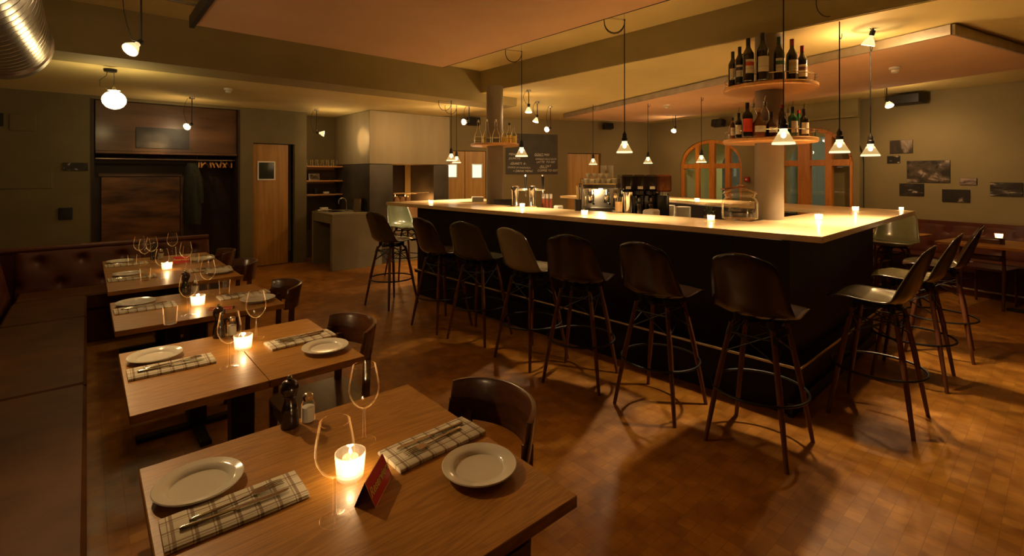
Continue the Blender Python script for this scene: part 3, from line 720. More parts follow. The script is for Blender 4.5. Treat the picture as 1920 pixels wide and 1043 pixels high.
# ------------------------------------------------------------------ banquette
def tufted(fnp, W, Hh, nx, nz, cols, rows, depth=.03):
    """fnp(a, b, off) -> point; buttons in a diamond grid"""
    pts = [((i+(.5 if j % 2 else 0))/cols, (j+.5)/rows) for j in range(rows) for i in range(cols+1)]
    def fn(a, b):
        dmin = min(((a-p[0])*W)**2+((b-p[1])*Hh)**2 for p in pts)**.5
        off = -depth*math.exp(-(dmin/.035)**2)-depth*.25*math.exp(-(dmin/.09)**2)
        edge = min(a*W, (1-a)*W, b*Hh, (1-b)*Hh); off -= .02*math.exp(-(edge/.02))
        return fnp(a, b, off)
    return MB().grid(fn, nx, nz)
t = thing('banquette', 'long brown leather bench along the left wall with seamed seat cushions', 'bench', (0, 0, 0))
ys = [-1.6, .9, G(162, 718, .45)[1], G(159, 593, .45)[1], 5.88]
for a, b_ in zip(ys, ys[1:]):
    if b_-a > .1: MB().rbox(-.48, .0, a+.004, b_-.004, .31, .452, .03, n=4).build('seat_cushion', 'leather', t)
MB().box(-.48, -.03, -1.6, 5.88, .0, .308).build('base_panel', 'leather2', t, bevel=.01)
tufted(lambda a, b, o: (-.50-.09*b+o, -1.6+7.9*a, .40+.42*b), 7.9, .42, 300, 14, 24, 2).build('backrest', 'leather2', t, sharp=60)
MB().box(-.94, -.60, -1.6, 6.28, 0, .80).tube([(-.62,-1.6,.805),(-.62,6.3,.805)], .035, 10).build('back_frame', 'leather2', t)
t = thing('banquette', 'tufted leather corner bench across the back of the dining corner', 'bench', (0, 0, 0))
MB().rbox(-.47, 1.0, 5.89, 6.33, .31, .452, .03, n=4).build('seat_cushion', 'leather', t)
MB().box(-.47, .98, 5.92, 6.3, .0, .308).build('base_panel', 'leather2', t, bevel=.01)
tufted(lambda a, b, o: (-.50+1.55*a, 6.34+.12*b-o, .40+.42*b), 1.55, .42, 90, 26, 5, 2, .035).build('backrest', 'leather2', t, sharp=60)
MB().box(-.94, 1.05, 6.48, 6.60, 0, .82).tube([(-.9,6.50,.822),(1.05,6.50,.822)], .035, 10).build('back_frame', 'leather2', t)
# ------------------------------------------------------------------ tableware
def wine_glass(sc=1.0):
    t = thing('wine_glass', 'x', 'wine glass')
    MB().lathe([(.034,.0),(.034,.0015),(.02,.004),(.006,.009),(.0042,.02),(.0038,.09),(.006,.1),(.0005,.102)], 28).tube([(.0335*cos(2*pi*k/32), .0335*sin(2*pi*k/32), .0016) for k in range(32)], .0009, 6, True).build('stem', 'glass', t)
    MB().lathe([(.0005,.1005),(.015,.104),(.030,.117),(.041,.137),(.0445,.155),(.0435,.175),(.0385,.205),(.034,.228),(.0335,.228)], 32).tube([(.0338*cos(2*pi*k/40), .0338*sin(2*pi*k/40), .228) for k in range(40)], .0008, 6, True).build('bowl', 'glass', t)
    return t
wg0 = wine_glass()
def candle():
    t = thing('tealight', 'x', 'candle')
    MB().lathe([(.0005,.0),(.030,.0),(.034,.004),(.039,.062),(.0395,.066),(.037,.066),(.0335,.012),(.0005,.010)], 24).build('glass_cup', 'cup', t)
    MB().lathe([(.0005,.012),(.019,.012),(.0195,.026),(.0005,.026)], 16).build('wax', 'wax', t)
    MB().lathe([(.0005,.028),(.0035,.032),(.004,.037),(.0015,.045),(.0005,.049)], 10).build('flame', 'flame', t)
    plight('candle_light', (0, 0, .056), P_CAND, (1,.66,.32), .008, t)
    return t
def cupmat():
    m = bpy.data.materials.new('ribbed tealight glass'); m.use_nodes = True; t = NT(m); t.n.clear()
    o = t.add('ShaderNodeOutputMaterial'); tr = t.add('ShaderNodeBsdfTransparent'); tl = t.add('ShaderNodeBsdfTranslucent'); tl.inputs[0].default_value = (1,.95,.85,1)
    gl = t.add('ShaderNodeBsdfGlossy'); gl.inputs['Roughness'].default_value = .08
    a = t.add('ShaderNodeMixShader'); a.inputs[0].default_value = .22; b = t.add('ShaderNodeMixShader'); b.inputs[0].default_value = .12
    t.l(tr.outputs[0], a.inputs[1]); t.l(tl.outputs[0], a.inputs[2]); t.l(a.outputs[0], b.inputs[1]); t.l(gl.outputs[0], b.inputs[2]); t.l(b.outputs[0], o.inputs[0]); return m
M['cup'] = cupmat()
cn0 = candle()
def plate():
    t = MB().lathe([(.0005,.003),(.055,.003),(.058,.0),(.062,.0),(.066,.005),(.085,.013),(.099,.0175),(.1005,.020),(.0985,.0218),(.083,.0185),(.071,.0155),(.064,.0075),(.056,.0065),(.0005,.0065)], 48).build('plate', 'china')
    return tag(t, 'x', 'plate')
pl0 = plate()
def napkin():
    b = MB(); n = 24
    def top(z, x0, x1, y0, y1, wav):
        return lambda a, c: (x0+(x1-x0)*a, y0+(y1-y0)*c, z+wav*sin(a*9+c*3)*.6+.001*sin(c*17))
    # three soft folded layers, rounded long edge
    sec = [(.062,.0006),(.064,.004),(.063,.010),(.058,.0125),(.0,.0135),(-.055,.0120),(-.061,.009),(-.0615,.0082),(-.058,.0078),(-.062,.0062),(-.0635,.004),(-.062,.0006),(-.0615,.0002),(.0615,.0002)]
    vs_ = []; N = 13
    for i in range(N):
        a = i/(N-1); x = -.146+.292*a
        for (y, z) in sec: vs_.append((x+.0012*sin(y*90), y+.0012*sin(a*7), z*(1+.05*sin(a*11))))
    k = len(sec); fs = [(i*k+j, i*k+(j+1) % k, (i+1)*k+(j+1) % k, (i+1)*k+j) for i in range(N-1) for j in range(k)]
    fs += [tuple(range(k)), tuple(reversed(range((N-1)*k, N*k)))]
    b.add(vs_, fs); return tag(b.build('napkin', 'plaid', sharp=30), 'x', 'napkin')
np0 = napkin()
def knife():
    t = thing('table_knife', 'x', 'knife')
    MB().tube([(-.115,0,.006),(-.108,0,.006),(-.06,0,.0055),(-.01,0,.005)], [.004,.006,.0048,.0035], 10, m=Matrix.Diagonal((1,1,.75,1))).tube([(-.012,0,.0045),(-.004,0,.0045)], .005, 10, m=Matrix.Diagonal((1,1,.7,1))).build('handle', 'chrome', t)
    MB().prism([(-.006,-.0045),(.03,-.0075),(.085,-.008),(.105,-.004),(.112,.004),(.10,.0055),(-.006,.0045)], .003, .0048).build('blade', 'chrome', t)
    return t
def fork():
    t = thing('table_fork', 'x', 'fork')
    MB().tube([(-.10,0,.005),(-.092,0,.006),(-.05,0,.0055),(.0,0,.004),(.03,0,.006)], [.003,.0062,.0045,.0026,.003], 10, m=Matrix.Diagonal((1,1,.7,1))).build('handle', 'chrome', t)
    b = MB().prism([(.028,-.003),(.042,-.0115),(.062,-.0122),(.062,.0122),(.042,.0115),(.028,.003)], .0045, .006)
    b.build('head', 'chrome', t)
    b = MB()
    for y in (-.0105,-.0035,.0035,.0105): b.tube([(.06,y,.0052),(.08,y,.0065),(.102,y,.0045)], [.0019,.0017,.0008], 6)
    b.build('tines', 'chrome', t); return t
kn0, fk0 = knife(), fork()
used = {}
def put(src, loc, rz, label, group=None):
    if src.name not in used:
        used[src.name] = 1; at(src, loc, rz); tag(src, label, None, group); return src
    return dup(src, loc, rz, label, group or src.get('group'))
TN = ['nearest','second','third','fourth','farthest']
SET = [ # table, side, plate xy, napkin xy, napkin rot
 (0,'bench',(.215,1.457),(.268,1.298),-1.5),(0,'chair',(.795,1.045),(.772,1.238),1.5),
 (1,'bench',(.222,2.60),(.265,2.43),-1),(1,'chair',(.815,2.222),(.772,2.425),1),
 (2,'bench',(.225,3.755),(.262,3.60),0),(2,'chair',(.81,3.36),(.775,3.565),1),
 (3,'bench',(.245,4.86),(.262,4.69),1),(3,'chair',(.80,4.50),(.775,4.70),-1),
 (4,'bench',(.225,5.60),(.262,5.43),0),(4,'chair',(.80,5.25),(.775,5.45),1)]
for ti, side, pp, npp, rot in SET:
    w_ = '%s table, %s side' % (TN[ti], side); r = 0 if side == 'bench' else pi; gtxt = 'the '+w_
    put(pl0, (pp[0], pp[1], TZ), 0, 'round white plate beside the napkin on the %s' % w_, 'white plates on the dining tables')
    put(np0, (npp[0], npp[1], TZ), R(rot)+r, 'folded checked linen napkin on the %s' % w_, 'checked napkins on the dining tables')
    a = R(rot)+r
    def off(dx, dy): return (npp[0]+cos(a)*dx-sin(a)*dy, npp[1]+sin(a)*dx+cos(a)*dy, TZ+.0135)
    put(kn0, off(.0, -.018), a+R(-2), 'steel knife lying on the napkin of the %s' % w_, 'table knives on the napkins')
    put(fk0, off(.005, .012), a+R(5), 'steel fork lying on the napkin of the %s' % w_, 'table forks on the napkins')
WG = [(.431,1.116,'wine glass nearest the camera, beside the red card on the nearest table'),(.623,1.385,'wine glass behind the candle on the nearest table'),
 (.442,2.275,'wine glass in front of the candle on the second table'),(.618,2.595,'wine glass behind the candle on the second table'),
 (.431,3.27,'wine glass beside the tumbler on the bench side of the third table'),(.60,3.73,'wine glass behind the candle on the third table'),
 (.43,4.52,'wine glass in the middle of the fourth table'),(.62,4.83,'wine glass on the chair side of the fourth table'),
 (.38,5.30,'wine glass left of the candle on the farthest table'),(.44,5.42,'wine glass close behind the first on the farthest table'),(.62,5.68,'wine glass at the back of the farthest table'),(.36,5.56,'wine glass nearest the bench on the farthest table')]
for x, y, l in WG: put(wg0, (x, y, TZ), random.uniform(0, 3), l, 'wine glasses on the dining tables')
for x, y, l in [(.522,1.246,'lit tealight in a ribbed glass on the nearest table'),(.536,2.475,'lit tealight in the middle of the second table'),(.505,3.46,'lit tealight in the middle of the third table'),(.50,5.02-.10,'lit tealight on the joined fourth table')]:
    put(cn0, (x, y, TZ), 0, l, 'tealights burning on tables and bar')
tum = thing('water_tumbler', 'x', 'tumbler')
MB().lathe([(.0005,.0),(.027,.0),(.029,.004),(.034,.088),(.0345,.09),(.033,.09),(.0275,.010),(.0005,.009)], 24).build('glass', 'glass', tum)
for x, y, l in [(.335,3.15,'clear tumbler on the bench side of the third table'),(.69,3.70,'clear tumbler on the chair side of the third table'),(.33,4.55,'clear tumbler on the bench side of the fourth table'),(.30,5.38,'clear tumbler on the bench side of the farthest table'),(.72,5.10,'clear tumbler on the chair side of the farthest table'),(.68,5.70,'clear tumbler at the back of the farthest table')]:
    put(tum, (x, y, TZ), 0, l, 'water tumblers on the dining tables')
def mill():
    t = thing('pepper_mill', 'x', 'pepper mill')
    MB().lathe([(.0005,.0),(.027,.0),(.028,.006),(.027,.03),(.025,.045),(.026,.05),(.022,.065),(.0165,.085),(.019,.098),(.021,.1),(.0005,.1005)], 24).build('body', 'blackwood', t)
    MB().lathe([(.0005,.101),(.020,.101),(.026,.112),(.027,.125),(.022,.14),(.010,.148),(.0005,.149)], 24).build('head', 'blackwood', t)
    MB().lathe([(.0005,.148),(.007,.149),(.009,.155),(.006,.161),(.0005,.163)], 14).build('knob', 'chrome', t)
    return t
M['blackwood'] = mat('black lacquered wood', (.022,.010,.006), .22, coat=.6)
ml0 = mill()
def shaker():
    t = thing('salt_shaker', 'x', 'salt shaker')
    MB().lathe([(.0005,.0),(.019,.0),(.021,.003),(.021,.055),(.015,.068),(.0145,.072)], 20).build('glass_jar', 'glass', t)
    MB().lathe([(.0005,.003),(.0185,.003),(.0185,.048),(.0005,.05)], 18).build('salt', 'salt', t)
    MB().lathe([(.0155,.070),(.0165,.074),(.0165,.084),(.010,.091),(.0005,.093)], 18).build('lid', 'chrome', t)
    return t
ss0 = shaker()
for x, y, l1, l2 in [(.483,1.622,'black pepper mill at the far edge of the nearest table','glass salt shaker beside the pepper mill on the nearest table'),(.49,3.84,'black pepper mill at the far edge of the third table','glass salt shaker beside the pepper mill on the third table'),(.47,5.62,'black pepper mill on the farthest table','glass salt shaker beside the pepper mill on the farthest table'),(.487,2.735,'black pepper mill at the far edge of the second table','glass salt shaker at the far edge of the second table')]:
    put(ml0, (x, y, TZ), 0, l1, 'pepper mills on the dining tables'); put(ss0, (x+.055, y-.004, TZ), 0, l2, 'salt shakers on the dining tables')
def textobj(s, size, mt, par, m4, nm='lettering', shear=0, align='CENTER'):
    c = bpy.data.curves.new(nm, 'FONT'); c.body = s; c.size = size; c.extrude = .0004; c.align_x = align; c.align_y = 'CENTER'; c.shear = shear; c.offset = .0005 if mt == 'gold' else 0
    o_ = bpy.data.objects.new(nm, c); COL.objects.link(o_); bpy.context.view_layer.update()
    me = bpy.data.meshes.new_from_object(o_.evaluated_get(bpy.context.evaluated_depsgraph_get())); bpy.data.objects.remove(o_)
    me.materials.clear(); me.materials.append(M[mt]); o = bpy.data.objects.new(nm, me); COL.objects.link(o)
    if par: o.parent = par
    o.matrix_local = m4; return o
def card(x, y, rz, label, lying=False):
    t = thing('reserved_card', label, 'table card', (x, y, TZ), rz, 'red reserved cards on the dining tables')
    L, h, wd = .062, .058, .026; T = .0008
    # front slope faces -y
    b = MB().add([(-L,-wd,0),(L,-wd,0),(L,0,h),(-L,0,h),(-L,-wd+T*2,0),(L,-wd+T*2,0),(L,T*.5,h-T),(-L,T*.5,h-T)], [(0,1,2,3),(7,6,5,4),(0,4,5,1),(1,5,6,2),(3,7,4,0)])
    b.build('front_panel', 'red', t)
    b = MB().add([(-L,wd,0),(L,wd,0),(L,T,h),(-L,T,h),(-L,wd-T*2,0),(L,wd-T*2,0),(L,T*.5,h-T),(-L,T*.5,h-T)], [(3,2,1,0),(4,5,6,7),(1,5,4,0),(2,6,5,1),(0,4,7,3)])
    b.build('back_panel', 'blackcard', t)
    th = math.atan2(h, wd)
    textobj('Reserviert', .029, 'gold', t, Matrix.Translation((0, -wd/2-.0012, h/2+.0004)) @ Matrix.Rotation(th, 4, 'X'), shear=.25)
    e = MB()
    for z_ in (0, 1): e.tube([(-L, -wd*(1-z_)-.0006, h*z_), (L, -wd*(1-z_)-.0006, h*z_)], .0007, 5)
    for s in (-1, 1): e.tube([(s*L, -wd-.0006, 0), (s*L, -.0006, h)], .0007, 5)
    e.build('gold_border', 'gold', t)
    return t
M['blackcard'] = mat('dark red card back', (.05,.008,.006), .5)
card(.545, 1.155, R(45), 'red tent card with gold writing on the nearest table')
card(.60, 3.30, R(-25), 'dark red card lying almost flat on the third table').scale = (1, 1.4, .22); card(.64, 5.25, R(-15), 'small red tent card with gold writing on the farthest table')
M['wax2'] = mat('cream straw', (.75,.6,.3), .5); M['jarg'] = thin_glass('heavy jar glass', (.93,.92,.86), .05); M['lens'] = glow('lit lens', (1,.82,.52), 12); M['shade2'] = glow('glowing reflector shell', (1,.66,.30), 1.2, .25)
# ------------------------------------------------------------------ hanging lamps
def pend_proto():
    t = thing('pendant_lamp', 'x', 'hanging lamp', (0,0,0), 0, 'pressed glass lamps hanging over the bar')
    MB().lathe([(.069,.0),(.070,.006),(.066,.016),(.048,.048),(.030,.082),(.024,.088),(.023,.108)], 32).build('reflector', 'shade', t)
    MB().sphere(.017, (0,0,.062), 14, 8, (1,1,1.2)).build('bulb', 'lens', t)
    MB().lathe([(.0245,.104),(.026,.11),(.026,.13),(.019,.138),(.019,.165),(.010,.178),(.004,.195)], 20).build('socket', 'black', t)
    al = bpy.data.lights.new('lamp_light', 'SPOT'); al.spot_size = R(118); al.spot_blend = 1; al.shadow_soft_size = .03; al.energy = P_PEND; al.color = WARMP
    ao = bpy.data.objects.new('lamp_light', al); COL.objects.link(ao); ao.location = (0, 0, .010); ao.parent = t
    plight('glow_light', (0, 0, .05), P_PEND*.09, WARM, .012, t)
    return t
pp0 = pend_proto()
PL = [ # u, v of rim, depth, cord top
 (1469,271,3.22,2.92,0,'hanging lamp nearest the camera, in front of the bottle shelves'),
 (1171,287,4.32,2.92,0,'hanging lamp over the middle of the long bar, above the coffee machine'),
 (978,294,5.45,2.92,0,'hanging lamp in front of the left edge of the menu board'),
 (846,302,7.0,2.58,0,'hanging lamp at the right edge of the sheet metal hood'),
 (856,306,7.6,2.6,0,'hanging lamp half hidden behind the one by the hood'),
 (1574,287,3.78,2.66,1,'hanging lamp in front of the right arched window'),
 (1632,293,4.15,2.66,1,'rightmost hanging lamp, against the picture wall'),
 (1112,309,8.3,2.70,1,'small far hanging lamp in front of the orange brown door'),
 (1215,307,7.65,2.66,1,'small far hanging lamp above the black coffee grinders'),
 (1315,305,7.0,2.66,1,'hanging lamp in front of the left arched window')]
for i, (u, v, d, zt, kind, lab) in enumerate(PL):
    p = D(u, v, d)
    o = put(pp0, p, 0, lab) if i else put(pp0, p, 0, lab)
    h = zt-p[2]
    if kind == 0:
        path = [(0,0,.19),(0,0,h)]; MB().tube(path, .0042, 8).build('cord', 'black', o)
        lp = [((.09-.09*cos(a))*-C_, (.09-.09*cos(a))*S_, h-.02-.10*sin(a)) for a in [pi*k/10 for k in range(11)]]+[(-.18*C_,.18*S_,h+.02)]
        MB().tube([(0,0,h)]+lp, .0035, 8).build('cord_loop', 'black', o)
        MB().tube([(0,0,h-.005),(0,0,h+.0)], .008, 8).tube([(0,0,h),(-.18*C_,.18*S_,h+.02)], .0012, 5).tube([(-.002,0,h),(-.002,0,(3.05 if h+p[2]>2.7 else 2.60)-p[2])], .0012, 5).build('hook', 'iron', o)
    else:
        MB().tube([(0,0,.19),(0,0,h)], .0042, 8).build('cord', 'black', o)
        lp = [(.03+.03*cos(pi+a), 0, h-.01-.05*sin(a)) for a in [pi*k/8 for k in range(9)]]
        MB().tube(lp, .0028, 6).build('cord_loop', 'black', o)
def spot(u, v, d, ztop, aim, lab, power=None, angle=95, ring=True, rod=0, hot='spothot', gl=.42):
    p = Vector(D(u, v, d)); q = (Vector(aim)-p).normalized()
    t = thing('spot_lamp', lab, 'spot lamp', tuple(p), 0, 'bare reflector bulbs on the ceiling')
    m = q.to_track_quat('-Z', 'Y').to_matrix().to_4x4()
    MB().lathe([(.050,.0),(.049,.012),(.028,.055),(.018,.065),(.018,.085)], 24, m).build('reflector', 'shade2', t)
    MB().lathe([(.0005,.004),(.046,.002)], 24, m).build('lens', hot, t)
    MB().lathe([(.019,.083),(.02,.12),(.008,.126),(.0005,.127)], 14, m).build('socket', 'black', t)
    e = m @ Vector((0, 0, .12)); h = ztop-p.z
    MB().tube([tuple(e), (e.x, e.y, e.z+.05), (e.x, e.y, h)], .006, 8).build('rod', 'iron', t)
    c = [(e.x, e.y, h-.02)]+[(e.x-.05-.05*sin(pi*k/6), e.y, h-.02-(h-.02-e.z)*k/6) for k in range(7)]+[tuple(e)]
    MB().tube(c, .0028, 6).build('cable', 'black', t)
    if ring:
        MB().lathe([(.0005,h-.03),(.03,h-.03),(.035,h-.02),(.035,h)], 20, Matrix.Translation((e.x, e.y, 0))).build('canopy', 'brushed', t)
    l = plight('spot_light', (m @ Vector((0, 0, -.012)))[:], power or P_SPOT, WARM, .02, t, spot=angle, aim=tuple((m @ Vector((0,0,-.012)))+q), blend=.7)
    plight('glow_light', (m @ Vector((0, 0, -.03)))[:], (power or P_SPOT)*gl, WARM, .02, t)
    return t
spot(243, 94, 3.3, 3.05, (-.9, 3.2, 1.0), 'bare reflector bulb at upper left on a long black rod with looping cable', 9, ring=False)
spot(350, 238, 6.9, 2.63, (.74, 8.90, 1.97), 'small bare bulb lighting the picture above the cloakroom', 12, 34)
spot(608, 251, 8.2, 2.63, (3.75, 8.0, 2.1), 'small bare bulb over the glass shelves, aimed at the metal hood', 12, 50)
spot(869, 229, 7.7, 2.63, (4.2, 7.7, 2.3), 'bright bare bulb at the right end of the metal hood', 10, 110)
spot(991, 211, 6.9, 2.73, (5.0, 5.4, 1.2), 'brightest bare bulb above the left part of the menu board', 22, 120)
spot(1004, 229, 8.0, 2.73, (5.6, 6.4, 1.0), 'small bare bulb just right of the brightest one, over the menu board', 8, 110)
spot(1025, 243, 8.6, 2.73, (6.6, 8.4, 1.9), 'teardrop bulb hanging lowest above the menu board', 6, 90)
spot(1263, 246, 9.3, 2.73, (9.4, 6.2, 1.2), 'bare bulb high on the corner left of the arched windows', 16, 110)
spot(1627, 86, 4.0, 2.73, (5.0, 1.6, 1.16), 'bright bare bulb on the steel channel above the right lamps', 36, 120, ring=False)
spot(1668, 199, 6.4, 2.73, (8.9, 1.4, 1.4), 'bare bulb beside the black projector on the picture wall', 20, 110)
spot(150, -60, 2.6, 3.05, (.62, 1.9, .75), 'bare bulb out of frame over the bench, lighting the tables', 75, 62, ring=False, gl=.05)
spot(900, -420, 1.75, 3.05, (2.05, 1.75, 0), 'bare bulb out of frame overhead, throwing a pool on the floor', 120, 50, ring=False, gl=.08)
# globe lamp
p = G(214, 130, 2.6)
t = thing('globe_lamp', 'glowing flattened opal glass globe lamp left of the cloakroom', 'hanging lamp', (p[0], p[1], 2.29))
MB().sphere(.094, (0,0,0), 28, 16, (1.04,1.04,.96)).build('globe', 'globe', t)
MB().lathe([(.03,.088),(.055,.095),(.02,.105),(.012,.13)], 20).tube([(0,0,.1),(0,0,.31)], .005, 8).build('rod', 'brushed', t)
MB().lathe([(.0005,.28),(.05,.28),(.055,.29),(.055,.308)], 20, Matrix.Translation((-.03,0,0))).build('canopy', 'iron', t)
MB().tube([(-.05,0,.29),(-.06,0,.24),(-.11,0,.19),(-.11,0,.13),(-.05,0,.11),(0,0,.12)], .003, 6).build('cable', 'black', t)
# ------------------------------------------------------------------ candles and things on the bar
for u, v, l in [(808,383,'lit tealight at the far left of the bar top'),(893,377,'lit tealight on the short far arm of the bar, beside the left column'),(979,390,'lit tealight in front of the beer taps'),(1096,405,'lit tealight in front of the bundle of straws'),(1333,415,'lit tealight left of the big glass jar'),(1535,413,'small tealight on the short side of the bar'),(1604,397,'lit tealight on the right part of the bar top'),(1307,379,'lit tealight on the window side of the bar'),(1690,395,'tealight at the far right tip of the bar top')]:
    g = G(u, v, BZ); o_ = put(cn0, g, 0, l); o_.scale = (.8,)*3 if u < 1680 else (.55,)*3
def bcl(u, v, z=BZ): return G(u, v, z)
# big jar
t = thing('glass_jar', 'big square-shouldered glass jar with a slanted lid beside the right column', 'jar', (4.20, 1.86, BZ), R(-35))
t.scale = (1.18, 1.18, 1.02)
MB().lathe([(.0005,.004),(.10,.0),(.118,.01),(.120,.05),(.120,.14),(.110,.17),(.094,.185),(.100,.20),(.103,.21)], 32, Matrix.Diagonal((1.05,.9,1,1))).build('body', 'jarg', t)
MB().lathe([(.107,.213),(.115,.215),(.10,.235),(.05,.255),(.012,.262),(.014,.275),(.02,.285),(.0005,.292)], 32, Matrix.Diagonal((1.05,.9,1,1))).build('lid', 'jarg', t)
MB().box(-.09, .08, -.03, .03, .265, .275, Matrix.Rotation(R(-9), 4, 'Y')).build('lid_bar', 'dowel', t)
# beer taps
for u, lab, hx in ((971,'left chrome beer tap column with a dark handle',.16),(1003,'right chrome beer tap column with a dark handle',.16)):
    g = D(u, 389, 5.72)
    t = thing('beer_tap', lab, 'beer tap', (g[0]-.04, g[1], BZ), -YAW, 'beer taps inside the bar')
    H0 = EYE-(348-HZ)*5.72/F-BZ
    MB().lathe([(.06,.0),(.062,.01),(.04,.02),(.037,.10),(.042,H0-.06),(.05,H0-.03),(.045,H0-.008),(.02,H0),(.0005,H0+.002)], 24).build('column', 'chrome', t)
    MB().tube([(.02,-.02,H0-.045),(.10,-.04,H0-.045),(.14,-.04,H0-.045)], .012, 10).tube([(.12,-.04,H0-.05),(.12,-.07,H0-.09),(.12,-.075,H0-.13)], .008, 8).build('spout', 'chrome', t)
    MB().tube([(.12,-.04,H0-.04),(.12,-.04,H0-.02),(.118,-.035,H0+.05),(.118,-.03,H0+.11)], [.008,.010,.014,.017], 12).build('handle', 'blackg', t)
    MB().tube([(.118,-.03,H0+.105),(.118,-.028,H0+.125)], [.018,.012], 12).build('handle_cap', 'chrome', t)
# straw holder, tumbler, shaker
g = D(1084, 396, 5.15); t = thing('straw_holder', 'black cup packed with pale and black straws beside the coffee machine', 'straw holder', (g[0], g[1], BZ))
MB().lathe([(.0005,.002),(.036,.0),(.04,.12),(.038,.12),(.0005,.01)], 20).build('cup', 'black', t)
for k in range(14):
    a = random.random()*6.28; r = .027*math.sqrt(random.random()); tl = .02
    MB().tube([(r*cos(a), r*sin(a), .01), (r*cos(a)*1.5+(-.02 if k < 7 else .015), r*sin(a)*1.5, .24+.03*random.random())], .0042, 6).build('straw', 'wax2' if k < 7 else 'black', t)
ORD = ('first','second','third','fourth','fifth','sixth','seventh','eighth','ninth','tenth')
M['hopper'] = mat('smoked bean hopper', (.02,.012,.01), .08, coat=.5); M['copperd'] = mat('dark copper', (.30,.12,.05), .18, .9); M['brickd'] = mat('sooted brick', (.014,.009,.006), .8); M['fl2'] = glow('fire flames', (1,.45,.1), 12); M['logw'] = noisy('split log', (.30,.16,.07), (.5,.3,.14), .8, 12); M['darkchrome'] = mat('dark chrome', (.25,.22,.2), .12, 1)
g = D(1160, 399, 4.87); t = thing('mixing_glass', 'cut glass tumbler of tools left of the steel shaker on the bar', 'glass', (g[0], g[1], BZ))
MB().lathe([(.0005,.006),(.034,.0),(.036,.004),(.040,.16),(.038,.16),(.033,.012),(.0005,.01)], 16).build('glass', 'jarg', t)
MB().lathe([(.0005,.012),(.032,.012),(.036,.11),(.0005,.11)], 16).build('contents', 'cork', t)
g = D(1175, 400, 4.9); t = thing('steel_shaker', 'tall brushed steel shaker beside the cut glass tumbler', 'shaker', (g[0]+.02, g[1], BZ))
MB().lathe([(.0005,.0),(.037,.0),(.039,.004),(.048,.205),(.046,.207),(.036,.01),(.0005,.008)], 28).build('body', 'chrome', t)
g = D(1228, 409, 4.9); t = thing('napkin_holder', 'white rounded plastic box showing just above the inner edge of the bar', 'box', (g[0]+.12, g[1]+.12, .91), R(10))
MB().rbox(-.10, .10, -.06, .06, 0, .27, .03, n=4).build('box', 'white', t)
# espresso machine
EM = D(1092, 350, 5.55); EMM = Matrix.Translation((EM[0], EM[1], 0)) @ Matrix.Rotation(-YAW, 4, 'Z')
t = thing('espresso_machine', 'chrome espresso machine with cups stacked on top, inside the bar', 'coffee machine', (EM[0], EM[1], .91), -YAW)
W_, Dp = .42, .32
MB().rbox(0, W_, 0, Dp, .06, .24, .02).build('base', 'chrome', t, bevel=.003)
MB().box(.02, W_-.02, .20, Dp, .24, .50).build('body', 'brushed', t, bevel=.006)
MB().rbox(0, W_, -.02, Dp, .46, .53, .02).build('top', 'chrome', t, bevel=.003)
MB().box(.03, W_-.03, -.01, .20, .235, .25).build('drip_tray', 'blacksteel', t)
for sx in (.12, .30):
    MB().lathe([(.0005,.33),(.035,.33),(.038,.37),(.038,.42),(.03,.46)], 20, Matrix.Translation((sx, .12, 0))).build('group_head', 'chrome', t)
    MB().lathe([(.0005,.30),(.032,.30),(.034,.33)], 18, Matrix.Translation((sx, .12, 0))).tube([(sx,.09,.315),(sx,-.05,.30)], .012, 10).build('portafilter', 'blackg', t)
for x in (.03, W_-.03): MB().tube([(x,.05,.44),(x,-.03,.40),(x,-.03,.28)], .006, 8).build('steam_wand', 'chrome', t)
rail = MB().tube([(.02,0,.58),(W_-.02,0,.58),(W_-.02,Dp-.02,.58),(.02,Dp-.02,.58)], .005, 8, True)
for x, y in ((.02,0),(W_-.02,0),(.21,0),(.02,Dp-.02),(W_-.02,Dp-.02)): rail.tube([(x,y,.53),(x,y,.58)], .004, 6)
rail.build('cup_rail', 'chrome', t)
for x in (.05, .37):
    for y in (.05, .27): MB().lathe([(.0005,0),(.02,0),(.02,.065)], 12, Matrix.Translation((x, y, 0))).build('foot', 'black', t)
plight('machine_lamp', tuple(EMM @ Vector((.21, -.03, 1.35))), 3, (1,.7,.35), .03)
cup = thing('coffee_cup', 'x', 'cup'); cup.scale = (.84,.84,1)
MB().lathe([(.0005,.003),(.020,.0),(.022,.004),(.036,.045),(.037,.056),(.035,.056),(.020,.01),(.0005,.008)], 20).build('bowl', 'china', cup)
MB().tube([(.033,0,.045),(.05,0,.045),(.052,0,.028),(.028,0,.02)], .0035, 7).build('handle', 'china', cup)
k = 0
for j in range(2):
    for i in range(6):
        put(cup, tuple(EMM @ Vector((.05+.064*i, .06+.10*j, .91+.5305))), random.uniform(0, 6), 'white cup, %s from the left in the %s row on the espresso machine' % (ORD[i], 'front' if j == 0 else 'back'), 'cups on the espresso machine')
for i in range(4): dup(cup, tuple(EMM @ Vector((.085+.07*i, .11, .91+.5305+.058))), 1+i, 'white cup, %s from the left in the upper layer on the espresso machine' % ORD[i], 'cups on the espresso machine')
for i, x in enumerate((4.80, 4.88)):
    t = thing('paper_cup_stack', ('left tall stack of takeaway paper cups with a brown mark','right tall stack of plain takeaway paper cups')[i]+' on the espresso machine', 'paper cups', tuple(EMM @ Vector(((.29,.37)[i], .26, 1.4405))), 0, 'paper cup stacks on the espresso machine')
    b = MB()
    for q in range(7): b.lathe([(.030,.0+.02*q),(.037,.085+.02*q),(.039,.088+.02*q),(.035,.083+.02*q)], 18)
    b.build('cups', 'white', t)
    if i == 0: MB().grid(lambda a, c: (.0385*cos(-1.9+.9*a), .0385*sin(-1.9+.9*a), .10+.05*c), 5, 2).build('printed_mark', 'cork', t)
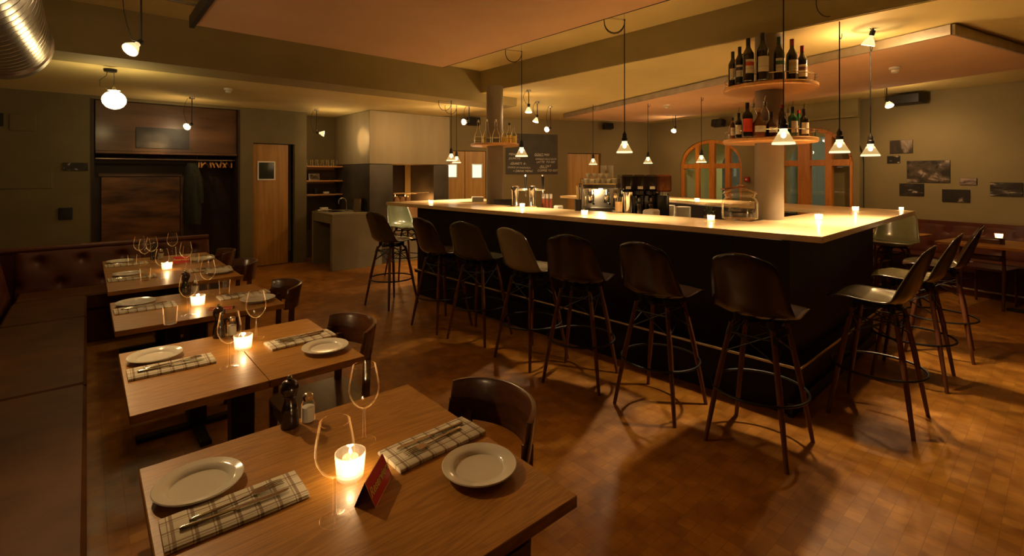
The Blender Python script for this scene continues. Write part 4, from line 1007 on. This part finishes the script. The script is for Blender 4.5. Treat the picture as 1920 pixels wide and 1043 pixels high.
t = thing('utensil_glass', 'glass of spoons and stirrers beside the cups on the espresso machine', 'utensil glass', tuple(EMM @ Vector((.20, .26, 1.4405))))
MB().lathe([(.0005,.003),(.03,.0),(.034,.10),(.032,.10),(.0005,.006)], 18).build('glass', 'glass', t)
for q in range(7): MB().tube([(0,0,.01),(.05*cos(q), .03*sin(q), .15+.01*q)], .002, 5).build('stirrer', 'shelf', t)
# grinders
for i, u in enumerate((1173, 1195, 1217)):
    g_ = D(u, 390, 5.55)
    t = thing('coffee_grinder', ('left black coffee grinder, partly behind the steel shaker','middle black coffee grinder of the three','right black coffee grinder beside the tall brewer')[i], 'coffee grinder', (g_[0], g_[1], .91), -YAW, 'coffee grinders inside the bar')
    MB().rbox(-.072, .072, -.11, .12, 0, .05, .02).build('base', 'blackg', t)
    MB().rbox(-.068, .068, -.03, .12, .05, .40, .02).build('body', 'blackg', t)
    MB().rbox(-.076, .076, -.13, .13, .46, .63, .035).build('bean_hopper', 'hopper', t)
    MB().rbox(-.06, .06, -.08, .12, .40, .46, .02).build('collar', 'blackg', t)
    MB().lathe([(.0005,.06),(.034,.06),(.034,.28),(.03,.30),(.0005,.30)], 18, Matrix.Translation((0,-.07,0))).build('canister', 'darkchrome', t)
    MB().tube([(0,-.03,.38),(0,-.08,.36),(0,-.08,.33)], .016, 10).build('chute', 'chrome', t)
    MB().box(-.028, .028, -.134, -.1305, .47, .50).build('badge', 'white', t)
g_ = D(1239, 390, 5.55); t = thing('coffee_brewer', 'tall dark brewer with a copper-toned top at the right of the grinders', 'coffee machine', (g_[0], g_[1], .91), -YAW)
MB().rbox(-.07, .07, -.10, .14, 0, .42, .02).build('body', 'blackg', t)
MB().rbox(-.085, .085, -.14, .16, .44, .63, .03).build('hood', 'copperd', t)
MB().lathe([(.0005,.40),(.05,.40),(.05,.44)], 16, Matrix.Translation((0,-.08,0))).build('spray_head', 'chrome', t)
# work counter clutter
def box_thing(nm, lab, cat, x, y, z, sx, sy, sz, mt, rz=0, r=.008, grp=None):
    t_ = MB().rbox(-sx/2, sx/2, -sy/2, sy/2, 0, sz, r).build(nm, mt); at(t_, (x, y, z), rz); return tag(t_, lab, cat, grp)
box_thing('storage_box', 'dull green lidded box on the window-side work counter', 'box', 6.45, 4.50, .9105, .22, .34, .21, mat('dull green plastic', (.14,.16,.08), .5), R(-12))
ps = thing('plate_stack', 'stack of white plates on the window-side work counter', 'plates', (6.14, 3.72, .9105), 0)
for k in range(16): MB().lathe([(.0005,.012*k),(.07,.012*k),(.10,.012*k+.015),(.101,.012*k+.018),(.07,.012*k+.008)], 28).build('plate', 'china', ps)
ps2 = dup(ps, (6.02, 3.42, .9105), 0, 'second stack of white plates, nearer the glass jar')
g = (6.30, 3.05); t = thing('herb_pot', 'small potted herbs on the work counter behind the tealight', 'plant', (5.86, 2.98, .9105))
MB().lathe([(.0005,.0),(.045,.0),(.06,.11),(.056,.11),(.05,.10),(.0005,.10)], 20).build('pot', 'column', t)
b = MB()
for k in range(60):
    a = random.random()*6.28; r = random.random()*.08; z = .12+random.random()*.14; m = Matrix.Translation((r*cos(a), r*sin(a), z)) @ Matrix.Rotation(a, 4, 'Z') @ Matrix.Rotation(random.random()*1.5, 4, 'Y')
    b.add([(0,0,0),(.014,.006,.002),(.03,0,.0),(.014,-.006,.002)], [(0,1,2,3)], m)
    if k % 6 == 0: b.tube([(0,0,.1),(r*cos(a), r*sin(a), z)], .0012, 4)
b.build('foliage', mat('herb leaf', (.10,.14,.03), .6), t)
sg = thing('stemless_glass', 'x', 'glass'); MB().lathe([(.0005,.0),(.028,.0),(.036,.06),(.038,.12),(.034,.215),(.033,.215),(.036,.12),(.026,.008),(.0005,.006)], 18).build('glass', 'glass', sg)
for i in range(5): put(sg, (5.10+.085*i, 1.80, .91), 0, 'tall stemless glass, %s from the left behind the right column' % ORD[i], 'stemless glasses on the inner bar counter')
for i, (u, hh) in enumerate(((1019,.16),(1026,.16),(1033,.16))):
    g_ = D(u, 386, 5.9); t = thing('spice_jar', ('left','middle','right')[i]+' small red-brown jar of three beside the beer taps', 'jar', (g_[0], g_[1], .91), 0, 'small jars beside the beer taps')
    MB().lathe([(.0005,0),(.022,0),(.022,.20),(.015,.22),(.0005,.22)], 16).build('jar', mat('red brown sauce', (.25,.06,.02), .3), t)
    MB().lathe([(.017,.22),(.018,.255),(.0005,.256)], 14).build('lid', 'white', t); t.scale = (1, 1, 1.55)
for u, v, lab, mt, sz in ((1047,388,'low white bowl at the end of the bar counter by the jars','china',.26),):
    g_ = D(u, v, 5.7); box_thing('sugar_box', lab, 'bowl', g_[0], g_[1], .91, .10, .08, .27, mt, 0, .02)
g_ = D(955, 392, 6.1); t = thing('till_screen', 'black till screen seen from behind, between the left column and the taps', 'till', (g_[0], g_[1]+.1, .91), R(-25))
MB().box(-.12, .12, -.008, .008, .14, .32, Matrix.Rotation(R(-12), 4, 'X')).build('screen', 'black', t); MB().box(-.05, .05, -.05, .05, 0, .012).box(-.015, .015, 0, .02, .012, .2).build('stand', 'black', t)
g_ = G(902, 379, BZ); box_thing('menu_box', 'white card box on the far arm of the bar beside the left column', 'box', g_[0], g_[1]+.08, BZ, .16, .10, .07, 'white', R(-30))
# ------------------------------------------------------------------ kitchen corner: hood, hearth, sink, shelves
HX0, HX1, HY = 3.59, 5.20, 7.77
t = thing('extractor_hood', 'big boxy brushed metal hood over the open grill', 'extractor hood', (0,0,0))
MB().box(HX0, HX1, HY, 9.28, 1.72, 2.625).build('casing', 'hood', t, bevel=.004)
t = thing('grill_hearth', 'dark steel grill hearth with a glowing fire under the metal hood', 'hearth', (0,0,0))
xa, xb = 4.03, 4.86
MB().box(HX0+.01, xa, HY+.02, 9.26, 0, 1.715).box(xb, HX1-.01, HY+.02, 9.26, 0, 1.715).build('cheek', 'blacksteel', t, bevel=.003)
MB().box(xa+.001, xb-.001, HY+.02, 9.26, 0, .72).build('base', 'concrete', t, bevel=.003)
MB().box(xa+.001, xb-.001, 8.75, 9.26, .721, 1.714).build('fire_back', 'brickd', t)
MB().tube([(xa+.05, HY+.10, 1.20),(xb-.03, HY+.10, 1.20)], .012, 8).tube([(xa+.1, HY+.16, 1.19),(xb-.2, HY+.16, 1.19)], .008, 8).build('grill_rail', 'chrome', t)
b = MB()
for k in range(9): b.box(xa+.06, xb-.06, HY+.22+.05*k, HY+.232+.05*k, 1.02, 1.03)
b.build('grill_grate', 'iron', t)
MB().box(xa+.03, xb-.03, HY+.18, 8.74, .74, .95).build('fire_brick', 'brick', t)
b = MB()
for k in range(24):
    b.sphere(.03+.02*random.random(), (xa+.1+random.random()*.6, HY+.25+random.random()*.4, .965), 7, 5, (1.2,1,.7))
b.build('embers', 'ember', t)
b = MB()
for k in range(7):
    x, y = xa+.2+random.random()*.45, HY+.35+random.random()*.2; h = .08+.12*random.random()
    b.lathe([(.0005,.97),(.02,.99),(.014,.97+h*.5),(.0005,.97+h)], 7, Matrix.Translation((x, y, 0)))
b.build('flames', 'fl2', t)
plight('fire_light', (4.62, 8.2, 1.05), 3.5, (1,.42,.1), .08, None); plight('fire_light', (4.2, 7.90, .9), 2.5, (1,.5,.16), .05, None)
for k in range(6):
    o = MB().lathe([(.0005,-.16),(.045,-.16),(.047,0),(.045,.16),(.0005,.16)], 9, Matrix.Rotation(R(90), 4, 'X')).build('firewood_log', 'logw'); at(o, (xa+.09+.11*(k % 3), HY+.0+.19, .955+.05+.088*(k//3)), 0)
    tag(o, 'split log by the fire, %s row, %s' % (('lower','upper')[k//3], ('left','middle','right')[k % 3]), 'log', 'logs beside the grill fire')
# sink block
t = thing('sink_block', 'grey concrete-look sink unit with an open dark niche on its left side', 'sink unit', (0,0,0))
x0, x1, y0, y1, zt = 2.93, 3.585, 7.70, 8.62, .905
MB().box(x0, 3.57, y0, y1, zt-.04, zt).build('worktop', 'concrete', t, bevel=.003)
MB().box(x0, 3.78, y0, y0+.08, 0, zt-.041).box(3.5, 3.57, y0+.08, y1, 0, zt-.041).box(x0, 3.5, y1-.06, y1, 0, zt-.041).build('body', 'concrete', t, bevel=.003)
MB().box(x0+.004, x0+.03, y0+.082, y1-.062, .75, zt-.042).build('apron', 'concrete', t)
MB().box(3.46, 3.49, y0+.09, y1-.07, 0, zt-.05).build('niche_lining', 'black', t)
MB().box(3.05, 3.3, 8.1, 8.45, zt, zt+.003).build('basin_rim', 'chrome', t)
t = thing('faucet', 'slim steel gooseneck tap on the sink unit', 'tap', (3.38, 8.22, zt))
MB().tube([(0,0,0),(0,0,.16)]+[(-.07+.07*cos(a), 0, .16+.07*sin(a)) for a in [pi*k/10 for k in range(11)]]+[(-.14,0,.13)], .011, 10).lathe([(.0005,0),(.022,0),(.022,.02),(.0005,.021)], 16).build('pipe', 'chrome', t)
t = thing('steel_tray', 'steel trays with a folded towel at the left of the sink', 'tray', (3.09, 8.52, zt+.002))
MB().rbox(-.13, .13, -.08, .08, 0, .03, .02).build('tray', 'chrome', t); MB().rbox(-.05, .07, -.06, .06, .031, .06, .02).build('towel', 'china', t)
t = thing('ice_bucket', 'dark steel ice bucket on the right of the sink', 'bucket', (3.48, 7.98, zt))
MB().lathe([(.0005,.003),(.075,.0),(.08,.01),(.10,.22),(.104,.225),(.098,.225),(.075,.02),(.0005,.015)], 26).build('bucket', 'darkchrome', t)
t2 = MB()
for i, z in enumerate((1.68, 1.42, 1.17)):
    t = thing('wall_shelf', ('top orange wooden shelf of glasses above the sink','middle orange wooden shelf above the sink','bottom orange wooden shelf above the sink')[i], 'shelf', (0,0,0), 0, 'shelves above the sink')
    MB().box(2.79, 3.585, 8.90, 9.295, z-.012, z+.012).build('board', 'shelf', t, bevel=.002); MB().box(2.80, 3.57, 9.27, 9.298, z-.05, z-.013).build('wall_batten', 'shelf', t)
hg = thing('shelf_glass', 'x', 'glass'); MB().lathe([(.0005,.0),(.026,.0),(.03,.004),(.034,.11),(.033,.11),(.026,.008),(.0005,.007)], 18).build('glass', 'glass', hg)
for i in range(7): put(hg, (2.90+.095*i, 8.97, 1.693), 0, 'clear glass, %s from the left on the top shelf above the sink' % ORD[i], 'glasses on the top shelf above the sink')
t = thing('small_frame', 'small dark picture frame leaning on the middle shelf above the sink', 'frame', (3.12, 9.05, 1.433), R(5)); MB().box(-.10, .10, 0, .012, 0, .12, Matrix.Rotation(R(-8), 4, 'X')).build('frame', 'steel', t); MB().box(-.085, .085, -.002, -.0005, .015, .105, Matrix.Rotation(R(-8), 4, 'X')).build('print', photo('little print', 4, 14), t)
for i, (x, sx, sz, mt) in enumerate(((2.9,.14,.03,'steel'),(3.13,.06,.09,'black'),(3.32,.10,.04,'white'),(3.47,.08,.04,'black'))):
    box_thing('shelf_tin', ('flat steel tin on the bottom shelf','black canister on the bottom shelf above the sink','white bowl-like box on the bottom shelf','small black tin at the right of the bottom shelf')[i], 'tin', x, 9.02, 1.183, sx, .08, sz, mt, 0, .015)
# ------------------------------------------------------------------ cloakroom niche
NX0, NX1 = .09, 1.83
t = thing('cloakroom_bulkhead', 'upper stained wood panel closing the top of the cloakroom niche', 'wood panel', (0,0,0))
zsh = BACK.hit(300, 287)[1]
MB().box(NX0, NX1, 8.90, 8.93, zsh+.02, 2.575).build('facing', 'niche', t)
t = thing('cloakroom_shelf', 'dark hat shelf with a steel coat rail beneath it in the cloakroom niche', 'coat rail', (0,0,0))
MB().box(NX0, NX1, 8.86, 9.30, zsh-.02, zsh+.015).build('shelf', 'niche', t, bevel=.002)
zr = zsh-.09; MB().tube([(NX0, 9.0, zr),(NX1, 9.0, zr)], .014, 10).build('rail', 'brushed', t)
for x in (.6, 1.3): MB().tube([(x, 9.0, zr),(x, 9.0, zsh-.02)], .008, 6).build('bracket', 'iron', t)
b = MB().box(.16, 1.12, 9.36, 9.39, .25, 1.50); t = tag(b.build('plywood_sheet', 'ply', bevel=.004), 'big stained plywood panel standing at the back left of the cloakroom', 'wood panel')
b = MB().box(.13, 1.15, 9.355, 9.395, 1.51, 1.56).box(1.13, 1.17, 9.355, 9.395, .2, 1.5); tag(b.build('wood_batten', 'niche'), 'dark frame batten along the top and right of the big plywood panel', 'batten')
hgr = thing('coat_hanger', 'x', 'coat hanger')
MB().tube([(.0,-.19,-.13),(0,-.10,-.085),(0,0,-.06),(0,.10,-.085),(0,.19,-.13)], [.008,.012,.013,.012,.008], 8).build('shoulder', 'shelf', hgr)
MB().tube([(0,0,-.055),(0,0,.0)]+[(0,.018-.018*cos(a), .0+.018*sin(a)) for a in [pi*k/6 for k in range(8)]], .002, 6).build('hook', 'chrome', hgr)
for i in range(10): put(hgr, (1.33+.05*i-(.02 if i % 3 else 0), 9.0, zr+.012), R(random.uniform(-25, 25)), 'orange wooden coat hanger, %s from the left on the cloakroom rail' % ORD[i], 'wooden hangers on the cloakroom rail')
t = thing('coat', 'dark coat hanging left of the empty wooden hangers', 'coat', (1.24, 9.02, zr-.05), R(20))
def coat(a, c):
    th = 2*pi*a; z = -.95*c; w_ = .04+.12*min(1, c*5)**.6+.02*c; dd = .07+.03*sin(c*3)
    fold = 1+.10*sin(th*6+c*2)*c
    return (dd*cos(th)*fold, w_*sin(th)*fold, z)
MB().grid(coat, 36, 22, closedu=True).build('body', noisy('dark grey coat wool', (.02,.02,.012), (.035,.032,.02), .9, 30), t, sharp=80)
for s in (-1, 1): MB().tube([(0, s*.12, -.10),(.02, s*.15, -.25),(.04, s*.16, -.45),(.05, s*.15, -.62)], [.04,.045,.042,.036], 12).build('sleeve', noisy('dark coat sleeve', (.02,.02,.012), (.035,.032,.02), .9, 30), t)
g_ = Fr(-.95, 9.38, 1, 0).hit(366, 396); t = MB().rbox(-.055, .055, -.04, 0, -.045, .045, .006).build('thermostat', 'white'); at(t, (-.95+g_[0], 9.395, g_[1])); tag(t, 'small pale box on the dark back wall of the cloakroom', 'wall box')
# ------------------------------------------------------------------ pictures and wall things
def onwall(nm, lab, cat, fr, u0, v0, u1, v1, mt, th=.012, grp=None, edge=None):
    a = fr.hit(u0, v0); c = fr.hit(u1, v1); w_ = c[0]-a[0]; h = a[1]-c[1]; cx = (a[0]+c[0])/2
    p = fr.P(cx, 0, c[1]); t = thing(nm, lab, cat, p, fr.rz, grp)
    MB().box(-w_/2, w_/2, -th, -.0005, 0, h).build('board', 'black', t); MB().box(-w_/2+.002, w_/2-.002, -th-.001, -th+.0002, .002, h-.002).build('print', mt, t)
    return t
DK = (.012,.008,.006)
PH = [(1669,264,1712,287,photo('print a', 1, 3, (DK,(.05,.035,.03),(.45,.36,.30)), (1,1,.4), (.45,.62,.72)),'upper left small photo, pale at its left edge, on the picture wall'),
 (1664,293,1688,306,photo('print b', 2, 9, (DK,(.02,.015,.01),(.6,.5,.45)), (1,1,2), (.5,.6,.66)),'smallest dark photo with one pale streak on the picture wall'),
 (1701,302,1782,343,photo('print c', 3, 7, (DK,(.10,.07,.05),(.62,.48,.40)), (1,1,1.3), (.38,.55,.72)),'largest photo, a busy bright interior, on the picture wall'),
 (1687,344,1733,368,photo('print d', 5, 5, (DK,(.05,.035,.03),(.6,.5,.42)), (1,1,2), (.5,.58,.66)),'photo with a pale sky just below the largest one'),
 (1767,355,1819,380,photo('print e', 6, 5, (DK,(.02,.012,.01),(.6,.42,.32)), (1.4,1,1), (.5,.62,.68)),'nearly black photo with a pale shape, below right of the largest'),
 (1800,334,1832,347,photo('print f', 8, 6, ((.10,.07,.06),(.28,.2,.17),(.4,.3,.26)), (1,1,3), (.4,.5,.6)),'tiny pale pinkish photo right of the largest one'),
 (1857,342,1918,369,photo('print g', 9, 3.6, (DK,(.05,.04,.03),(.6,.54,.46)), (1,1,3), (.48,.58,.64)),'wide dark photo with two pale patches at the right edge of the wall')]
for u0, v0, u1, v1, m_, lab in PH: onwall('wall_photo', lab, 'picture', PICW, u0, v0, u1, v1, m_, grp='photos on the picture wall')
onwall('wall_photo', 'small dark photo on the wall left of the cloakroom niche', 'picture', BACK, 118, 305, 165, 320, photo('print h', 11, 12, (DK,(.03,.02,.015),(.5,.4,.33)), (1,1,1), (.5,.6,.68)))
F8 = Fr(-.95, 8.90, 1, 0)
onwall('wall_photo', 'grey landscape photo on the panel above the cloakroom rail, lit by a bulb', 'picture', F8, 255, 238, 355, 280, photo('print i', 12, 2.2, ((.01,.009,.008),(.03,.026,.02),(.10,.085,.065)), (1,1,2), (.35,.55,.72)))
a = BACK.hit(112, 390); c = BACK.hit(134, 411); t = MB().rbox(-.07, .07, -.02, 0, 0, a[1]-c[1], .006).build('wall_switch', 'black'); at(t, BACK.P((a[0]+c[0])/2, 0, c[1])); tag(t, 'black square switch box on the wall left of the cloakroom', 'switch')
for (u0, v0, u1, v1, lab, nm, ct) in ((18, 213, 67, 246, 'flush painted access panel high on the wall at far left', 'access_panel', 'access panel'), (0, 308, 98, 353, 'wide flush painted hatch on the wall at the left edge', 'wall_hatch', 'hatch'), (0, 212, 7, 237, 'small dark box cut by the left edge of the picture', 'wall_box', 'wall box')):
    a = BACK.hit(u0, v0); c = BACK.hit(u1, v1); t = MB().box(a[0], c[0], -.012, -.0005, c[1], a[1]); t = place(t, BACK).build(nm, 'wall' if 'box' not in nm else 'black', bevel=.003); tag(t, lab, ct)
# menu board
a = FARW.hit(948, 250); c = FARW.hit(1045, 327); w_ = c[0]-a[0]; h = a[1]-c[1]
t = thing('menu_board', 'large grey chalkboard menu with white handwriting on the far wall', 'chalkboard', FARW.P(a[0], 0, c[1]), FARW.rz)
MB().box(0, w_, -.015, -.0005, 0, h).build('slate', 'chalkboard', t)
def chalk(s, x, y, size, sh_=.3):
    o = textobj(s, size, 'chalk', t, Matrix.Translation((x*w_, -.0175, y*h)) @ Matrix.Rotation(R(90), 4, 'X') @ Matrix.Rotation(R(random.uniform(-1.5, 2)), 4, 'Z'), 'chalk_line', sh_, 'LEFT')
k = h/.86*.075
for s, x, y in (('MENU',.05,.49),('(LUNCH)',.05,.39),('QUARTS  8.-',.09,.27),('CHOICE OF SANDWICH',.03,.17),('+ DRINK MENU',.13,.08),
                ('DON\'T MISS',.54,.49),('ESPRESSO MACCHIATO',.56,.375),('LATTE  TO GO',.58,.305),('ALL DAY',.65,.20),('COFFEE TO GO!',.60,.09)):
    chalk(s, x, y, k*(.62 if len(s) > 14 else .85))
for x0, x1, y in ((.08,.25,.245),(.64,.80,.155),(.55,.72,.455)): MB().box(x0*w_, x1*w_, -.018, -.0155, y*h, y*h+.008).build('underline', 'chalk', t)
# speakers, projector, detectors, emergency box
def speaker(u, v, d, rz, lab, s=1.0, fr=None):
    p = D(u, v, d); t = thing('wall_speaker', lab, 'speaker', p, rz, 'small black speakers near the ceiling')
    m = Matrix.Rotation(R(-12), 4, 'X')
    MB().rbox(-.12*s, .12*s, -.07, .07, -.065*s, .065*s, .02, m).build('cabinet', 'black', t); MB().lathe([(.0005,.0),(.05*s,.002),(.052*s,.006)], 20, m @ Matrix.Translation((-.04*s,-.071,0)) @ Matrix.Rotation(R(90), 4, 'X')).build('cone', 'iron', t)
    MB().tube([(0,.05,0),(0,.12,.03),(0,.2,.03)], .012, 8).build('bracket', 'iron', t)
spk = []
def onto(fr, u, v, off): s_, z = fr.hit(u, v, -off); return fr.P(s_, -off, z)
for fr, u, v, lab, s in ((FARW,1140,237,'black wall speaker on the far wall above the orange brown door',.95),(WINW,1347,231,'black wall speaker above the left arched window',1.05),(FARW,888,228,'black wall speaker above the double doors beside the left column',1.1)):
    p = onto(fr, u, v, .16); d = p[0]*S_+p[1]*C_; speaker(u, v, d, fr.rz, lab, s)
p = onto(PICW, 1700, 187, .22); t = thing('projector', 'black projector box under the ceiling at the left of the picture wall', 'projector', p, PICW.rz)
MB().rbox(-.20, .20, -.13, .13, -.07, .07, .02).build('housing', 'black', t); MB().tube([(0,.13,0),(0,.22,0)], .03, 10).build('mount', 'iron', t); MB().rbox(-.24,-.2005,-.06,.06,-.05,.06,.004).build('side_cover', 'iron', t)
for u, v, z, lab in ((428,170,2.63,'white smoke detector on the low ceiling left of the beam'),(1250,200,2.65,'white smoke detector on the panel above the far side of the bar'),(1678,130,2.65,'white smoke detector on the panel at the upper right')):
    g_ = G(u, v-4, z); t = thing('smoke_detector', lab, 'smoke detector', (g_[0], g_[1], z)); MB().lathe([(.05,.0),(.05,-.022),(.035,-.03)], 24).build('base', 'white', t); MB().lathe([(.034,-.031),(.034,-.052),(.02,-.062),(.0005,-.063)], 20).build('head', 'white', t)
g_ = onto(WINW, 1400, 337, .03); t = thing('fire_alarm', 'small red fire alarm button between the arched windows', 'fire alarm', (g_[0], g_[1], g_[2]-.04), WINW.rz)
MB().rbox(-.045, .045, -.02, .028, 0, .09, .008).build('housing', mat('signal red plastic', (.55,.03,.02), .35), t); MB().box(-.018, .018, -.0225, -.0205, .03, .06).build('glass', 'white', t)
# ------------------------------------------------------------------ right side: sofa, tables, chairs
az = PICW.rz
sof = thing('sofa_bench', 'dark red leather wall bench under the picture wall', 'bench', PICW.P(0, 0, 0), az)
MB().rbox(.05, 4.5, -.62, -.12, .30, .45, .03).build('seat_cushion', 'leather2', sof); MB().box(.07, 4.48, -.56, -.12, 0, .299).build('base_panel', 'leather2', sof)
tufted(lambda a, b_, o: (.02+4.5*a, -.17+.06*b_-o*1, .42+.46*b_), 4.5, .46, 150, 20, 13, 2).build('backrest', 'leather2', sof, sharp=60); MB().box(.02, 4.52, -.11, -.002, 0, .89).build('back_frame', 'leather2', sof)
def rtable(x0, x1, y0, y1, lab):
    t = thing('wall_table', lab, 'table', PICW.P((x0+x1)/2, (y0+y1)/2, 0), az, 'tables along the picture wall'); w_, d_ = (x1-x0)/2, (y1-y0)/2
    MB().rbox(-w_, w_, -d_, d_, .722, .752, .004).build('tabletop', 'oak', t); MB().box(-.045, .045, -.045, .045, .03, .71).build('column', 'iron', t); MB().box(-.3, .3, -.03, .03, 0, .03).box(-.03, .03, -.3, -.031, 0, .029).box(-.03,.03,.031,.3,0,.029).build('foot_cross', 'iron', t); MB().box(-.2,.2,-.2,.2,.71,.7215).build('top_bracket', 'iron', t)
    return t
rtable(.55, 1.25, -1.45, -.66, 'far small table by the picture wall, its pepper mill just visible')
rtable(1.55, 3.2, -1.45, -.66, 'long oak table by the picture wall with a lit tealight')
g_ = PICW.P(1.0, -.85, .752); put(ml0, g_, 0, 'pepper mill on the far wall-side table, right of the bar tip'); g_ = PICW.P(.85, -.95, .752); put(pl0, g_, 0, 'white plate at the far wall-side table, just right of the bar tip')
g_ = G(1873, 448, .752); put(cn0, g_, 0, 'lit tealight on the long table by the picture wall')
def slat_chair():
    t = thing('wooden_chair', 'brown wooden chair with a two-slat back at the right edge tables', 'chair')
    for s in (-1, 1):
        MB().tube([(-.20, s*.19, 0),(-.18, s*.19, .44),(-.20, s*.19, .82)], [.015,.018,.014], 10).build('leg', 'walnut', t)
        MB().tube([(.19, s*.18, 0),(.17, s*.18, .43)], [.013,.018], 10).build('leg', 'walnut', t)
        MB().tube([(-.18, s*.19, .28),(.18, s*.18, .28)], .009, 8).build('stretcher', 'walnut', t)
    MB().rbox(-.20, .21, -.21, .21, .435, .46, .04).build('seat', 'walnut', t)
    for z0, z1 in ((.70, .82), (.56, .62)): MB().grid(lambda a, b_: (-.19-.03*sin(pi*a)-.02*b_, -.19+.38*a, z0+(z1-z0)*b_), 12, 4).build('back_slat', 'walnut', t, solid=.014)
    return t
sc_ = slat_chair(); at(sc_, (8.00, .82, 0), az-R(90)+pi)
p = G(1842, 577, 0)
at(sc_, (8.01, .64, 0), R(-14)); tag(sc_, None, None, 'wooden chairs at the wall tables')
dup(sc_, PICW.P(.9, -1.62, 0), R(-11), 'brown wooden chair half hidden behind the stools beyond the bar tip')
dup(sc_, PICW.P(2.75, -1.62, 0), R(-9), 'brown wooden chair cut by the right edge of the picture')
t = MB().tube([PICW.P(1.2, -.64, .10), PICW.P(4.4, -.64, .10)], .012, 8).build('floor_rail', 'brushed'); tag(t, 'thin steel rail low along the wall bench at the right', 'rail')
